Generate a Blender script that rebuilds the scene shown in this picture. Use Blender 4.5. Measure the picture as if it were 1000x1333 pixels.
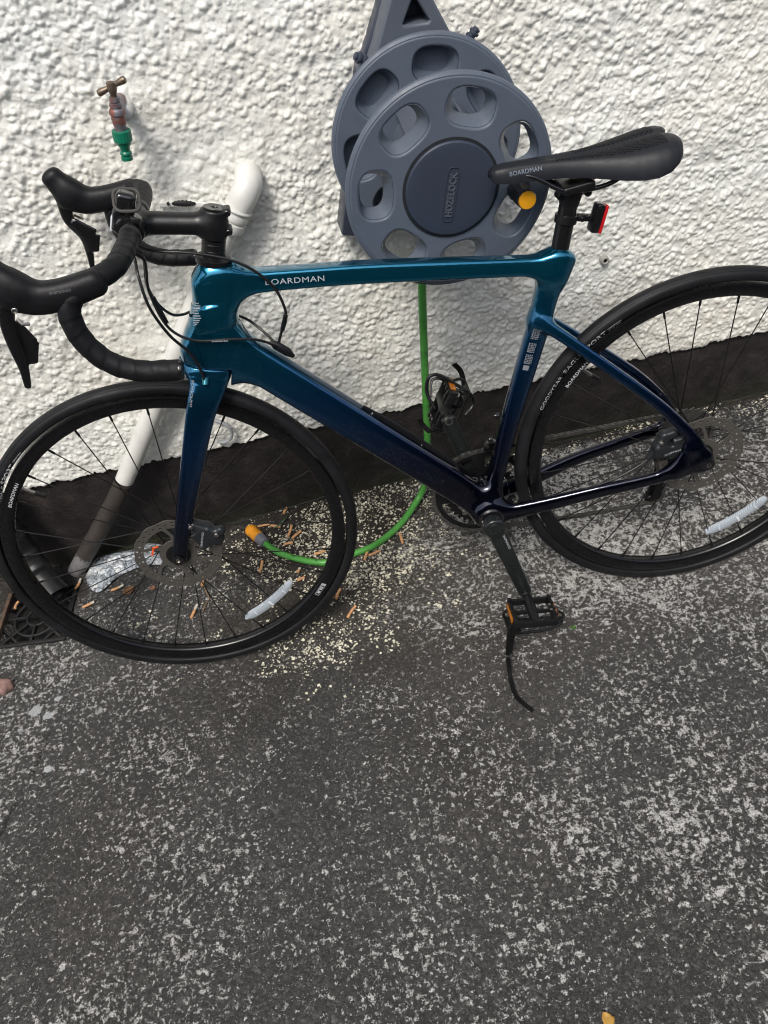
import bpy, bmesh, math, random
import numpy as np
from mathutils import Vector, Matrix
from mathutils.bvhtree import BVHTree

for o in list(bpy.data.objects):
    bpy.data.objects.remove(o)
scene = bpy.context.scene
COL = scene.collection
rnd = random.Random(7)
rng = np.random.default_rng(11)
R_ = math.radians

# ------------------------------------------------------------------ camera
cam_d = bpy.data.cameras.new('camera')
cam_d.sensor_fit = 'VERTICAL'
cam_d.sensor_height = 24.0
cam_d.lens = 1032.04 / 1333.0 * 24.0
cam_d.clip_start = 0.02
cam_d.clip_end = 200.0
cam = bpy.data.objects.new('camera', cam_d)
COL.objects.link(cam)
c_r = Vector((0.97044652, -0.20029459, -0.13459432))
c_u = Vector((0.2370923, 0.68748005, 0.6864098))
c_f = Vector((0.04495326, 0.69803528, -0.71465093))
cm = Matrix((c_r, c_u, -c_f)).transposed().to_4x4()
cm.translation = Vector((0, -1.46733, 1.39629))
cam.matrix_world = cm
scene.camera = cam

# ------------------------------------------------------------------ sky, sun, exposure
SUN_EL, SUN_AZ = 56.0, 204.0         # elevation, compass bearing (0 = +y, clockwise)
world = bpy.data.worlds.new('World')
scene.world = world
world.use_nodes = True
wn = world.node_tree.nodes
wl = world.node_tree.links
sky = wn.new('ShaderNodeTexSky')
sky.sky_type = 'NISHITA'
sky.sun_disc = False
sky.sun_elevation = R_(SUN_EL)
sky.sun_rotation = R_(SUN_AZ)
sky.air_density = 1.0
sky.dust_density = 3.0
sky.ozone_density = 1.0
hsv = wn.new('ShaderNodeHueSaturation')
hsv.inputs['Saturation'].default_value = 0.55      # thin overcast: the blue is washed out
wl.new(sky.outputs[0], hsv.inputs['Color'])
wl.new(hsv.outputs[0], wn['Background'].inputs['Color'])
wn['Background'].inputs['Strength'].default_value = 0.12
sun_d = bpy.data.lights.new('sun', 'SUN')
sun_d.energy = 1.4
sun_d.angle = R_(15)
sun_d.color = (1.0, 0.95, 0.87)
sun = bpy.data.objects.new('sun', sun_d)
COL.objects.link(sun)
_d = Vector((math.sin(R_(SUN_AZ)) * math.cos(R_(SUN_EL)), math.cos(R_(SUN_AZ)) * math.cos(R_(SUN_EL)), math.sin(R_(SUN_EL))))
sun.location = _d * 6
sun.rotation_euler = (-_d).to_track_quat('-Z', 'Y').to_euler()
scene.view_settings.view_transform = 'Standard'
scene.view_settings.look = 'None'
scene.view_settings.exposure = 0.70
scene.view_settings.gamma = 1.0
scene.cycles.filter_width = 1.1
scene.view_settings.use_curve_mapping = False

# ------------------------------------------------------------------ helpers
def tag(o, label=None, cat=None, group=None, kind=None):
    if label: o['label'] = label
    if cat: o['category'] = cat
    if group: o['group'] = group
    if kind: o['kind'] = kind
    return o

def empty(name, label, cat, mat=None, group=None):
    o = bpy.data.objects.new(name, None)
    o.empty_display_size = 0.05
    COL.objects.link(o)
    if mat is not None: o.matrix_world = mat
    return tag(o, label, cat, group)

def link(name, me, mat=None, parent=None):
    o = bpy.data.objects.new(name, me)
    COL.objects.link(o)
    if mat is not None and not me.materials: me.materials.append(mat)
    if parent is not None: o.parent = parent
    return o

def mesh(name, v, f, mat=None, parent=None, smooth=True, sharp=None):
    me = bpy.data.meshes.new(name)
    v = np.asarray(v, dtype=np.float64).reshape(-1, 3)
    if isinstance(f, np.ndarray) and f.ndim == 2:
        n, k = f.shape
        me.vertices.add(len(v)); me.vertices.foreach_set('co', v.astype(np.float32).ravel())
        me.loops.add(n * k); me.loops.foreach_set('vertex_index', f.astype(np.int32).ravel())
        me.polygons.add(n)
        me.polygons.foreach_set('loop_start', np.arange(0, n * k, k, dtype=np.int32))
        me.update(calc_edges=True)
    else:
        me.from_pydata([tuple(p) for p in v], [], [tuple(int(i) for i in q) for q in f])
        me.update()
    me.validate()
    if smooth:
        me.shade_smooth()
        if sharp: me.set_sharp_from_angle(angle=R_(sharp))
    return link(name, me, mat, parent)

class MB:
    """collects shapes for one mesh"""
    def __init__(self): self.v = []; self.f = []
    def add(self, v, f):
        b = len(self.v)
        self.v += [tuple(p) for p in v]
        self.f += [tuple(b + int(i) for i in q) for q in f]
        return self
    def box(self, c, s, rot=None, ch=0.0):
        c = Vector(c); hx, hy, hz = (q / 2 for q in s)
        rot = rot or Matrix.Identity(3)
        if ch <= 0:
            p = [Vector((x, y, z)) for x in (-hx, hx) for y in (-hy, hy) for z in (-hz, hz)]
            f = [(0, 1, 3, 2), (4, 6, 7, 5), (0, 4, 5, 1), (2, 3, 7, 6), (0, 2, 6, 4), (1, 5, 7, 3)]
        else:
            bm = bmesh.new(); bmesh.ops.create_cube(bm, size=1.0)
            for q in bm.verts: q.co = Vector((q.co.x * 2 * hx, q.co.y * 2 * hy, q.co.z * 2 * hz))
            bmesh.ops.bevel(bm, geom=list(bm.edges), offset=ch, segments=2, profile=0.5, affect='EDGES')
            bm.verts.index_update()
            p = [q.co.copy() for q in bm.verts]; f = [[q.index for q in g.verts] for g in bm.faces]; bm.free()
        return self.add([c + rot @ q for q in p], f)
    def tube(self, path, r, n=10, caps=True, closed=False, up=None, sy=1.0):
        v, f = tube(path, r, n, caps, closed, up, sy); return self.add(v, f)
    def cyl(self, a, b, r, r2=None, n=16):
        return self.tube([a, b], [r, r if r2 is None else r2], n)
    def lathe(self, prof, n=24, m=None):
        v, f = lathe(prof, n); m = m or Matrix.Identity(4)
        return self.add([m @ Vector(p) for p in v], f)
    def build(self, name, mat, parent=None, smooth=True, sharp=35):
        return mesh(name, self.v, self.f, mat, parent, smooth, sharp)

def catmull(pts, n=8):
    P = [np.array(p, float) for p in pts]
    P = [2 * P[0] - P[1]] + P + [2 * P[-1] - P[-2]]
    out = []
    for i in range(1, len(P) - 2):
        p0, p1, p2, p3 = P[i - 1:i + 3]
        for k in range(n):
            t = k / n
            out.append(0.5 * ((2 * p1) + (p2 - p0) * t + (2 * p0 - 5 * p1 + 4 * p2 - p3) * t * t + (3 * p1 - p0 - 3 * p2 + p3) * t ** 3))
    out.append(P[-2])
    return np.array(out)

def tube(path, r, n=10, caps=True, closed=False, up=None, sy=1.0):
    """sweep; r scalar, list, or function(i, k) ; sy squashes the section along its second axis"""
    P = np.array([tuple(p) for p in path], float); m = len(P)
    if closed:
        T = np.roll(P, -1, 0) - np.roll(P, 1, 0)
    else:
        T = np.gradient(P, axis=0) if m > 2 else np.array([P[1] - P[0]] * 2)
    T /= np.maximum(np.linalg.norm(T, axis=1), 1e-12)[:, None]
    ref = np.array(up if up is not None else ((0, 0, 1) if abs(T[0][2]) < 0.9 else (0, 1, 0)), float)
    u = ref - T[0] * (ref @ T[0]); u /= np.linalg.norm(u)
    v = []; f = []
    for i in range(m):
        if up is not None:
            u = ref - T[i] * (ref @ T[i])
        else:
            u = u - T[i] * (u @ T[i])
        u /= max(np.linalg.norm(u), 1e-9)
        w = np.cross(T[i], u)
        for k in range(n):
            a = 2 * math.pi * k / n
            rr = r(i, k) if callable(r) else (r[i] if hasattr(r, '__len__') else r)
            v.append(P[i] + rr * (math.cos(a) * w + sy * math.sin(a) * u))
    for i in range(m if closed else m - 1):
        for k in range(n):
            j = (i + 1) % m
            f.append((i * n + k, i * n + (k + 1) % n, j * n + (k + 1) % n, j * n + k))
    if caps and not closed:
        f.append(tuple(reversed(range(n))))
        f.append(tuple((m - 1) * n + k for k in range(n)))
    return v, f

def lathe(prof, n=48, closed=False):
    """revolve (r, z) profile round the local z axis"""
    v = []; f = []; m = len(prof)
    for i in range(n):
        a = 2 * math.pi * i / n
        for r, z in prof: v.append((r * math.cos(a), r * math.sin(a), z))
    for i in range(n):
        j = (i + 1) % n
        for k in range(m if closed else m - 1):
            l = (k + 1) % m
            f.append((i * m + k, j * m + k, j * m + l, i * m + l))
    if not closed:
        f.append(tuple(reversed([i * m for i in range(n)])))
        f.append(tuple(i * m + m - 1 for i in range(n)))
    return v, f

def align(p, d, up=(0, 0, 1)):
    """matrix that puts local z along d at p"""
    z = Vector(d).normalized(); x = Vector(up).cross(z)
    if x.length < 1e-4: x = Vector((1, 0, 0)).cross(z)
    x.normalize(); y = z.cross(x)
    m = Matrix((x, y, z)).transposed().to_4x4(); m.translation = Vector(p); return m

def eval_curve(cu):
    ob = bpy.data.objects.new('tmp', cu); COL.objects.link(ob)
    dg = bpy.context.evaluated_depsgraph_get(); dg.update()
    me = bpy.data.meshes.new_from_object(ob.evaluated_get(dg))
    v = np.array([q.co[:] for q in me.vertices]).reshape(-1, 3); f = [tuple(p.vertices) for p in me.polygons]
    bpy.data.objects.remove(ob); bpy.data.curves.remove(cu); bpy.data.meshes.remove(me)
    return v, f

def plate(loops, th, bevel=0.0, res=1):
    """flat plate in local xy with holes; returns verts, faces"""
    cu = bpy.data.curves.new('tmp', 'CURVE'); cu.dimensions = '2D'; cu.fill_mode = 'BOTH'
    cu.extrude = max(th / 2 - bevel, 0); cu.bevel_depth = bevel; cu.bevel_resolution = res; cu.offset = -bevel
    for lp in loops:
        s = cu.splines.new('POLY'); s.points.add(len(lp) - 1); s.use_cyclic_u = True
        for q, p in zip(s.points, lp): q.co = (p[0], p[1], 0, 1)
    return eval_curve(cu)

def text2d(s, size, wide=1.0, ext=0.0, spacing=1.0, shear=0.0, bold=0.0):
    cu = bpy.data.curves.new('tmp', 'FONT'); cu.body = s; cu.size = size; cu.extrude = ext
    cu.space_character = spacing; cu.shear = shear; cu.offset = bold; cu.resolution_u = 3
    v, f = eval_curve(cu)
    v[:, 0] -= v[:, 0].min(); v[:, 0] *= wide
    return v, f

def circle(r, n=24, c=(0, 0), a0=0.0):
    return [(c[0] + r * math.cos(a0 + 2 * math.pi * k / n), c[1] + r * math.sin(a0 + 2 * math.pi * k / n)) for k in range(n)]

# ---- implicit surfaces (smooth unions), meshed with surface nets
BIG = 0.05
def sweep_sdf(nodes, lat=(0, 1, 0), n=2.4):
    """nodes: (x, y, z, half_lateral, half_other)"""
    N = list(catmull(nodes, 4)) if len(nodes) > 3 else [np.array(q, float) for q in nodes]
    lat = np.array(lat, float)
    def fn(p):
        out = np.full(len(p), BIG); pmn = p.min(0); pmx = p.max(0)
        for a, b in zip(N[:-1], N[1:]):
            m = max(a[3:].max(), b[3:].max()) + 0.03
            lo = np.minimum(a[:3], b[:3]) - m; hi = np.maximum(a[:3], b[:3]) + m
            if (pmn > hi).any() or (pmx < lo).any(): continue
            ix = np.nonzero(np.all((p > lo) & (p < hi), axis=1))[0]
            if len(ix) == 0: continue
            q = p[ix] - a[:3]; d = b[:3] - a[:3]; L = np.linalg.norm(d); d = d / L
            u = lat - d * (lat @ d); u /= np.linalg.norm(u); w = np.cross(d, u)
            s = q @ d; t = np.clip(s / L, 0, 1); ov = np.abs(s - t * L)
            hu = a[3] + (b[3] - a[3]) * t; hv = a[4] + (b[4] - a[4]) * t
            hm = np.minimum(hu, hv)
            g = (np.abs(q @ u) / hu) ** n + (np.abs(q @ w) / hv) ** n + (ov / hm) ** n
            out[ix] = np.minimum(out[ix], (g ** (1 / n) - 1) * hm)
        return out
    return fn

def box_sdf(c, h, rot=None, r=0.003):
    c = np.array(c, float); h = np.array(h, float) - r
    Rm = np.array(rot.to_3x3()) if rot is not None else np.eye(3)
    def fn(p):
        q = np.abs((p - c) @ Rm) - h
        return np.minimum(np.linalg.norm(np.maximum(q, 0), axis=1) + np.minimum(q.max(1), 0) - r, BIG)
    return fn

def cyl_sdf(a, b, r, rd=0.002):
    a = np.array(a, float); b = np.array(b, float); L = np.linalg.norm(b - a); d = (b - a) / L
    def fn(p):
        q = p - (a + b) / 2; s = q @ d; rad = np.linalg.norm(q - s[:, None] * d, axis=1)
        e = np.stack([rad - (r - rd), np.abs(s) - (L / 2 - rd)], 1)
        return np.minimum(np.linalg.norm(np.maximum(e, 0), axis=1) + np.minimum(e.max(1), 0) - rd, BIG)
    return fn

def union(parts):
    """parts: (fn, blend radius), negative blend = subtract"""
    def fn(p):
        d = parts[0][0](p)
        for g, k in parts[1:]:
            e = g(p)
            if k < 0:
                kk = -k; e = -e; h = np.maximum(kk - np.abs(d - e), 0) / kk
                d = np.maximum(d, e) + h * h * kk / 4
            else:
                h = np.maximum(k - np.abs(d - e), 0) / k
                d = np.minimum(d, e) - h * h * k / 4
        return d
    return fn

def surface(fn, lo, hi, h, newton=3):
    lo = np.array(lo, float); hi = np.array(hi, float)
    n = np.ceil((hi - lo) / h).astype(int) + 1
    ax = [lo[i] + h * np.arange(n[i]) for i in range(3)]
    V = np.empty(n)
    for i in range(0, n[0], 24):
        g = np.stack(np.meshgrid(ax[0][i:i + 24], ax[1], ax[2], indexing='ij'), -1)
        V[i:i + 24] = fn(g.reshape(-1, 3)).reshape(g.shape[:3])
    s = V < 0
    cells = np.zeros(n - 1, int)
    for dx in (0, 1):
        for dy in (0, 1):
            for dz in (0, 1):
                cells += s[dx:n[0] - 1 + dx, dy:n[1] - 1 + dy, dz:n[2] - 1 + dz]
    act = np.argwhere((cells > 0) & (cells < 8))
    idx = np.full(n - 1, -1); idx[tuple(act.T)] = np.arange(len(act))
    acc = np.zeros((len(act), 3)); cnt = np.zeros(len(act))
    cor = [(x, y, z) for x in (0, 1) for y in (0, 1) for z in (0, 1)]
    for a in cor:
        for k in range(3):
            if a[k]: continue
            b = list(a); b[k] = 1
            va = V[tuple((act + a).T)]; vb = V[tuple((act + b).T)]
            m = (va < 0) != (vb < 0)
            t = np.where(m, va / np.where(m, va - vb, 1), 0)
            p = np.array(a)[None] + t[:, None] * (np.array(b) - np.array(a))[None]
            acc[m] += p[m]; cnt[m] += 1
    P = lo + h * (act + acc / cnt[:, None])
    F = []
    for k in range(3):
        i, j = (k + 1) % 3, (k + 2) % 3
        sl = [slice(None)] * 3; s2 = [slice(None)] * 3
        sl[k] = slice(0, n[k] - 1); s2[k] = slice(1, n[k])
        e = np.argwhere(s[tuple(sl)] != s[tuple(s2)])
        e = e[(e[:, i] > 0) & (e[:, j] > 0) & (e[:, i] < n[i] - 1) & (e[:, j] < n[j] - 1)]
        ei = np.zeros(3, int); ei[i] = 1; ej = np.zeros(3, int); ej[j] = 1
        q = np.stack([idx[tuple((e - ei - ej).T)], idx[tuple((e - ej).T)], idx[tuple(e.T)], idx[tuple((e - ei).T)]], 1)
        ins = s[tuple(e.T)]
        q[~ins] = q[~ins][:, ::-1]
        F.append(q)
    F = np.concatenate(F)
    eps = h * 0.3
    for _ in range(newton):
        f0 = fn(P)
        g = np.stack([(fn(P + eps * np.eye(3)[k]) - fn(P - eps * np.eye(3)[k])) / (2 * eps) for k in range(3)], 1)
        st = -(f0 / np.maximum((g ** 2).sum(1), 0.05))[:, None] * g
        ln = np.linalg.norm(st, axis=1)[:, None]
        P = P + st * np.minimum(1, 0.6 * h / np.maximum(ln, 1e-9))
    return P, F

def sdf_obj(name, parts, lo, hi, h, mat, parent):
    P, F = surface(union(parts), lo, hi, h)
    return mesh(name, P, F, mat, parent)

def drape(name, v, f, o, xdir, ydir, ray, target, mat, parent, off=0.0004, dist=0.2):
    """lay flat lettering on a mesh object: shoot every vertex along ray onto target (same local space)"""
    me = target.data
    bvh = BVHTree.FromPolygons([q.co for q in me.vertices], [tuple(p.vertices) for p in me.polygons])
    xd = Vector(xdir).normalized(); yd = Vector(ydir); yd = (yd - xd * yd.dot(xd)).normalized(); ray = Vector(ray).normalized()
    out = []
    for p in v:
        q = Vector(o) + xd * p[0] + yd * p[1]
        h = bvh.ray_cast(q - ray * dist, ray)
        out.append((h[0] - ray * off) if h[0] is not None else q)
    return mesh(name, out, f, mat, parent, smooth=False)

def vnoise(shape, cell, seed):
    """smooth value noise, cell in samples"""
    g = np.random.default_rng(seed)
    a, b = shape; na, nb = int(a / cell) + 3, int(b / cell) + 3
    G = g.random((na, nb))
    x = np.arange(a) / cell; y = np.arange(b) / cell
    i = x.astype(int); j = y.astype(int)
    u = x - i; w = y - j; u = u * u * (3 - 2 * u); w = w * w * (3 - 2 * w)
    u = u[:, None]; w = w[None]
    A = G[i][:, j]; B = G[i + 1][:, j]; Cc = G[i][:, j + 1]; D = G[i + 1][:, j + 1]
    return (A * (1 - u) + B * u) * (1 - w) + (Cc * (1 - u) + D * u) * w

def blur(a, k=1):
    for _ in range(k):
        p = np.pad(a, 1, mode='edge')
        a = (p[1:-1, 1:-1] * 4 + (p[:-2, 1:-1] + p[2:, 1:-1] + p[1:-1, :-2] + p[1:-1, 2:]) * 2
             + p[:-2, :-2] + p[2:, 2:] + p[:-2, 2:] + p[2:, :-2]) / 16
    return a

# ------------------------------------------------------------------ materials
class NT:
    def __init__(self, name):
        self.m = bpy.data.materials.new(name); self.m.use_nodes = True
        self.t = self.m.node_tree; self.b = self.t.nodes['Principled BSDF']; self.out = self.t.nodes['Material Output']
    def n(self, kind, **kw):
        q = self.t.nodes.new('ShaderNode' + kind)
        for k, v in kw.items():
            if k.startswith('i_'): q.inputs[k[2:].replace('_', ' ')].default_value = v
            else: setattr(q, k, v)
        return q
    def l(self, a, b): self.t.links.new(a, b)
    def coord(self, kind='Object'):
        return self.n('TexCoord').outputs[kind]
    def noise(self, scale, detail=4, rough=0.55, co=None, dist=0.0):
        q = self.n('TexNoise', i_Scale=scale, i_Detail=detail, i_Roughness=rough, i_Distortion=dist)
        self.l(co or self.coord(), q.inputs['Vector']); return q.outputs['Fac']
    def ramp(self, fac, stops, mode='LINEAR'):
        q = self.n('ValToRGB'); q.color_ramp.interpolation = mode; e = q.color_ramp.elements
        while len(e) < len(stops): e.new(0.5)
        for k, (p, c) in enumerate(stops):
            e[k].position = p; e[k].color = (c, c, c, 1) if isinstance(c, (int, float)) else (*c, 1)
        self.l(fac, q.inputs[0]); return q.outputs[0]
    def mix(self, fac, a, b, blend='MIX'):
        q = self.n('Mix', data_type='RGBA', blend_type=blend)
        for s, x in ((q.inputs[0], fac), (q.inputs[6], a), (q.inputs[7], b)):
            if isinstance(x, (int, float)): s.default_value = x
            elif isinstance(x, tuple): s.default_value = (*x, 1)
            else: self.l(x, s)
        return q.outputs[2]
    def math(self, op, a, b=0.0, clamp=False):
        q = self.n('Math', operation=op, use_clamp=clamp)
        for s, x in ((q.inputs[0], a), (q.inputs[1], b)):
            if isinstance(x, (int, float)): s.default_value = x
            else: self.l(x, s)
        return q.outputs[0]
    def attr(self, name):
        return self.n('Attribute', attribute_name=name).outputs['Fac']
    def bump(self, h, strength=0.3, dist=0.002, prev=None):
        q = self.n('Bump', i_Strength=strength, i_Distance=dist)
        self.l(h, q.inputs['Height'])
        if prev is not None: self.l(prev, q.inputs['Normal'])
        return q.outputs[0]
    def set(self, **kw):
        for k, v in kw.items():
            s = self.b.inputs[k.replace('_', ' ')]
            if isinstance(v, (int, float)): s.default_value = v
            elif isinstance(v, tuple): s.default_value = (*v, 1) if len(v) == 3 else v
            else: self.l(v, s)
        return self

def simple(name, col, rough=0.5, metal=0.0, var=0.12, scale=40.0, bump=0.0, bscale=300.0, coat=0.0, spec=0.5, **kw):
    """colour with slight mottling, scuffed roughness and optional fine relief"""
    t = NT(name)
    nz = t.noise(scale, 5, 0.6)
    dark = tuple(c * (1 - var) for c in col); lite = tuple(min(1, c * (1 + var)) for c in col)
    t.set(Base_Color=t.ramp(nz, [(0.3, dark), (0.7, lite)]), Metallic=metal, Specular_IOR_Level=spec)
    t.set(Roughness=t.ramp(t.noise(scale * 2.3, 4, 0.6), [(0.3, max(0.02, rough * 0.85)), (0.75, min(1, rough * 1.18))]))
    if coat: t.set(Coat_Weight=coat, Coat_Roughness=0.04)
    if bump: t.set(Normal=t.bump(t.noise(bscale, 3, 0.6), bump, 0.001))
    for k, v in kw.items(): t.set(**{k: v})
    return t.m

# ================================================================== SETTING
def zp(x): return 0.2313 - 0.0309 * np.asarray(x)       # top of the black plinth

# ---- ground
GX0, GX1, GY0, GY1, GS = -1.12, 1.52, -1.42, 0.03, 0.0045
gx = np.arange(GX0, GX1, GS); gy = np.arange(GY0, GY1, GS)
shp = (len(gx), len(gy))
gh = (vnoise(shp, 90, 1) - .5) * .004 + (vnoise(shp, 30, 2) - .5) * .0016 + (vnoise(shp, 5, 3) - .5) * .0016 + (vnoise(shp, 2.2, 4) - .5) * .0017
GRX, GRY = np.meshgrid(gx, gy, indexing='ij')
# grate pit: centre, axes
GC = np.array([-0.768, -0.163]); GA = np.array([0.990, -0.14]); GA /= np.linalg.norm(GA); GB = np.array([-GA[1], GA[0]]); GHW = 0.078
gu = (GRX - GC[0]) * GA[0] + (GRY - GC[1]) * GA[1]; gv = (GRX - GC[0]) * GB[0] + (GRY - GC[1]) * GB[1]
pit = (np.abs(gu) < GHW - .004) & (np.abs(gv) < GHW - .004)
def seg_dist(pts, X, Y):
    d = np.full(X.shape, 9.0)
    for a, b in zip(pts[:-1], pts[1:]):
        a = np.array(a); b = np.array(b); e = b - a
        t = np.clip(((X - a[0]) * e[0] + (Y - a[1]) * e[1]) / (e @ e), 0, 1)
        d = np.minimum(d, np.hypot(X - a[0] - t * e[0], Y - a[1] - t * e[1]))
    return d
wob = (vnoise(shp, 12, 8) - .5) * .012 + (vnoise(shp, 4, 9) - .5) * .006
crack = np.clip(1 - seg_dist([(-.68, -.25), (-.667, -.365), (-.695, -.47), (-.735, -.58), (-.784, -.698), (-.82, -.80)], GRX + wob, GRY) / .0052, 0, 1) * (.25 + .75 * (vnoise(shp, 14, 10) > .45))
joint = np.clip(1 - np.abs(GRY + .006 + wob * .4) / .012, 0, 1)
gh = gh - crack * .006 - joint * .006
# dirt that has gathered along the foot of the wall and under the front wheel
soil = np.exp(-((GRX + .05) / .27) ** 2 - ((GRY + .11) / .13) ** 2) * 1.15
soil = np.maximum(soil, .75 * np.exp(-((GRX + .12) / .22) ** 2 - ((GRY + .34) / .16) ** 2))
soil = np.maximum(soil, .9 * np.exp(-((GRY + .012) / .030) ** 2))
soil = np.maximum(soil, 1.1 * np.exp(-((GRX + .78) / .13) ** 2 - ((GRY + .08) / .10) ** 2))
soil = np.clip(soil * 1.35 + (vnoise(shp, 22, 5) - .5) * .6 * (soil > .05), 0, 1)
gh = gh + soil * (vnoise(shp, 3, 12) - .5) * .003
gh[pit] = -.07
xs = np.concatenate([[-40, -20, -10, -5, -3, -2, -1.5, -1.25], gx, [1.65, 1.9, 2.5, 4, 8, 16, 40]])
ys = np.concatenate([[-40, -20, -10, -5, -3.5, -2.6, -2, -1.7, -1.52], gy, [.06, .3, 2, 40]])
FX, FY = np.meshgrid(xs, ys, indexing='ij')
FZ = np.zeros(FX.shape); FZ[8:8 + shp[0], 9:9 + shp[1]] = gh
def att(a):
    o = np.zeros(FX.shape); o[8:8 + shp[0], 9:9 + shp[1]] = a; return o
nx, ny = FX.shape
ii = (np.arange(nx - 1)[:, None] * ny + np.arange(ny - 1)[None]).ravel()
gf = np.stack([ii, ii + ny, ii + ny + 1, ii + 1], 1)

t = NT('weathered_concrete')
co = t.coord()
big = t.noise(2.6, 4, .6, co); mid = t.noise(11, 4, .6, co)
vor = t.n('TexVoronoi', i_Scale=210.0); t.l(co, vor.inputs['Vector'])
vs = t.n('SeparateColor'); t.l(vor.outputs['Color'], vs.inputs[0])
stone = t.ramp(vs.outputs[0], [(.0, (.0075, .0076, .0082)), (.45, (.024, .0242, .025)), (.80, (.052, .0518, .052)), (1., (.15, .148, .144))])
base = t.ramp(t.noise(300, 5, .75, co), [(.30, (.0065, .0066, .0072)), (.5, (.026, .0262, .0272)), (.70, (.092, .0915, .0915))])
base = t.mix(.45, base, stone)
base = t.mix(1.0, base, (1.30, 1.29, 1.26), 'MULTIPLY')
base = t.mix(t.ramp(mid, [(.35, 0.), (.7, .45)]), base, (.046, .045, .0435))
base = t.mix(t.ramp(t.noise(5, 5, .65, co), [(.48, 0.), (.68, .55)]), base, (.024, .0235, .0235))
base = t.mix(t.math('MULTIPLY', t.attr('worn'), .35), base, (.115, .112, .108))
# pale crust of lichen and old laitance: ragged spots whose density drifts over the slab
thr = t.math('ADD', t.math('MULTIPLY', t.ramp(big, [(.3, 0.), (.7, 1.)]), .085), t.math('MULTIPLY', mid, .11))
thr = t.math('ADD', thr, t.math('MULTIPLY', t.attr('worn'), .035))
thr = t.math('SUBTRACT', thr, t.math('MULTIPLY', t.attr('stain'), .028))
base = t.mix(t.math('MULTIPLY', t.attr('stain'), .6), base, t.mix(1.0, base, (.66, .65, .64), 'MULTIPLY'))
c1 = t.noise(112, 7, .70, co, .1)
crust = t.ramp(t.math('ADD', c1, thr), [(.660, 0.), (.672, .7), (.690, 1.)])
c2 = t.noise(52, 8, .76, co, .15)
crust2 = t.ramp(t.math('ADD', c2, thr), [(.664, 0.), (.674, .85), (.692, 1.)])
crust = t.math('MAXIMUM', crust, crust2)
grain = t.noise(420, 3, .7, co)
crust = t.math('MULTIPLY', crust, t.ramp(grain, [(.38, .0), (.47, 1.)]))
so = t.attr('soil')
crust = t.math('MULTIPLY', crust, t.math('SUBTRACT', 1.0, t.math('MULTIPLY', so, .9), True))
base = t.mix(t.ramp(t.noise(1.1, 3, .5, co), [(.45, 0.), (.66, .3)]), base, t.mix(1.0, base, (1.30, 1.06, .80), 'MULTIPLY'))
colr = t.mix(crust, base, t.ramp(t.noise(60, 3, .6, co), [(.3, (.48, .475, .455)), (.7, (.80, .79, .765))]))
fines = t.ramp(t.noise(430, 4, .7, co), [(.555, 0.), (.66, .50)])
colr = t.mix(fines, colr, (.20, .195, .185))
colr = t.mix(t.math('MULTIPLY', so, .85), colr, t.ramp(t.noise(150, 5, .7, co), [(.3, (.008, .007, .006)), (.55, (.028, .023, .018)), (.8, (.075, .06, .045))]))
spl = t.ramp(t.math('ADD', t.math('MULTIPLY', t.attr('splash'), .45), t.noise(150, 6, .7, co)), [(.74, 0.), (.80, .7)])
colr = t.mix(spl, colr, (.55, .58, .60))
colr = t.mix(t.attr('crack'), colr, (.012, .011, .010))
hgt = t.math('ADD', t.math('ADD', t.math('MULTIPLY', crust, .5), t.noise(330, 5, .7, co)), t.math('MULTIPLY', vor.outputs['Distance'], -.35))
t.set(Base_Color=colr, Roughness=t.ramp(mid, [(.3, .72), (.7, .92)]), Specular_IOR_Level=.35, Normal=t.bump(hgt, .9, .0030))
M_ground = t.m
go = mesh('ground', np.stack([FX, FY, FZ], -1).reshape(-1, 3), gf, M_ground)
stain = .85 * np.exp(-((GRX + .22) / .34) ** 2 - ((GRY + .54) / .10) ** 2) + .7 * np.exp(-((GRX - .10) / .30) ** 2 - ((GRY + .74) / .13) ** 2) + .5 * np.exp(-((GRX + .60) / .2) ** 2 - ((GRY + .75) / .2) ** 2)
stain = np.clip(stain * (.45 + 1.1 * vnoise(shp, 26, 13)) + .25 * (vnoise(shp, 60, 14) - .5), 0, 1)
stain = np.maximum(stain, np.clip(1.6 * np.exp(-((GRX - .495) / .016) ** 2 - ((GRY + .566) / .016) ** 2), 0, 1))
splash = np.zeros(shp)
for (x_, y_, r_) in ((-.742, -.430, .022), (-.715, -.452, .012), (-.700, -.412, .010), (-.704, -.577, .013), (-.631, -.602, .008), (-.770, -.470, .010)):
    splash = np.maximum(splash, np.clip(2.2 * np.exp(-((GRX - x_) / r_) ** 2 - ((GRY - y_) / (r_ * .8)) ** 2) - 1.3 * vnoise(shp, 3, 15), 0, 1))
worn = np.clip(np.exp(-((GRX - .62) / .42) ** 2 - ((GRY + .38) / .20) ** 2) * 1.1 + .35 * np.exp(-((GRX + .62) / .25) ** 2 - ((GRY + .33) / .12) ** 2) + (vnoise(shp, 40, 6) - .5) * .35, 0, 1)
for nm, a in (('soil', soil), ('crack', crack), ('worn', worn), ('stain', stain), ('splash', splash)):
    q = go.data.attributes.new(nm, 'FLOAT', 'POINT'); q.data.foreach_set('value', att(a).astype(np.float32).ravel())
go['kind'] = 'structure'

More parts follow.
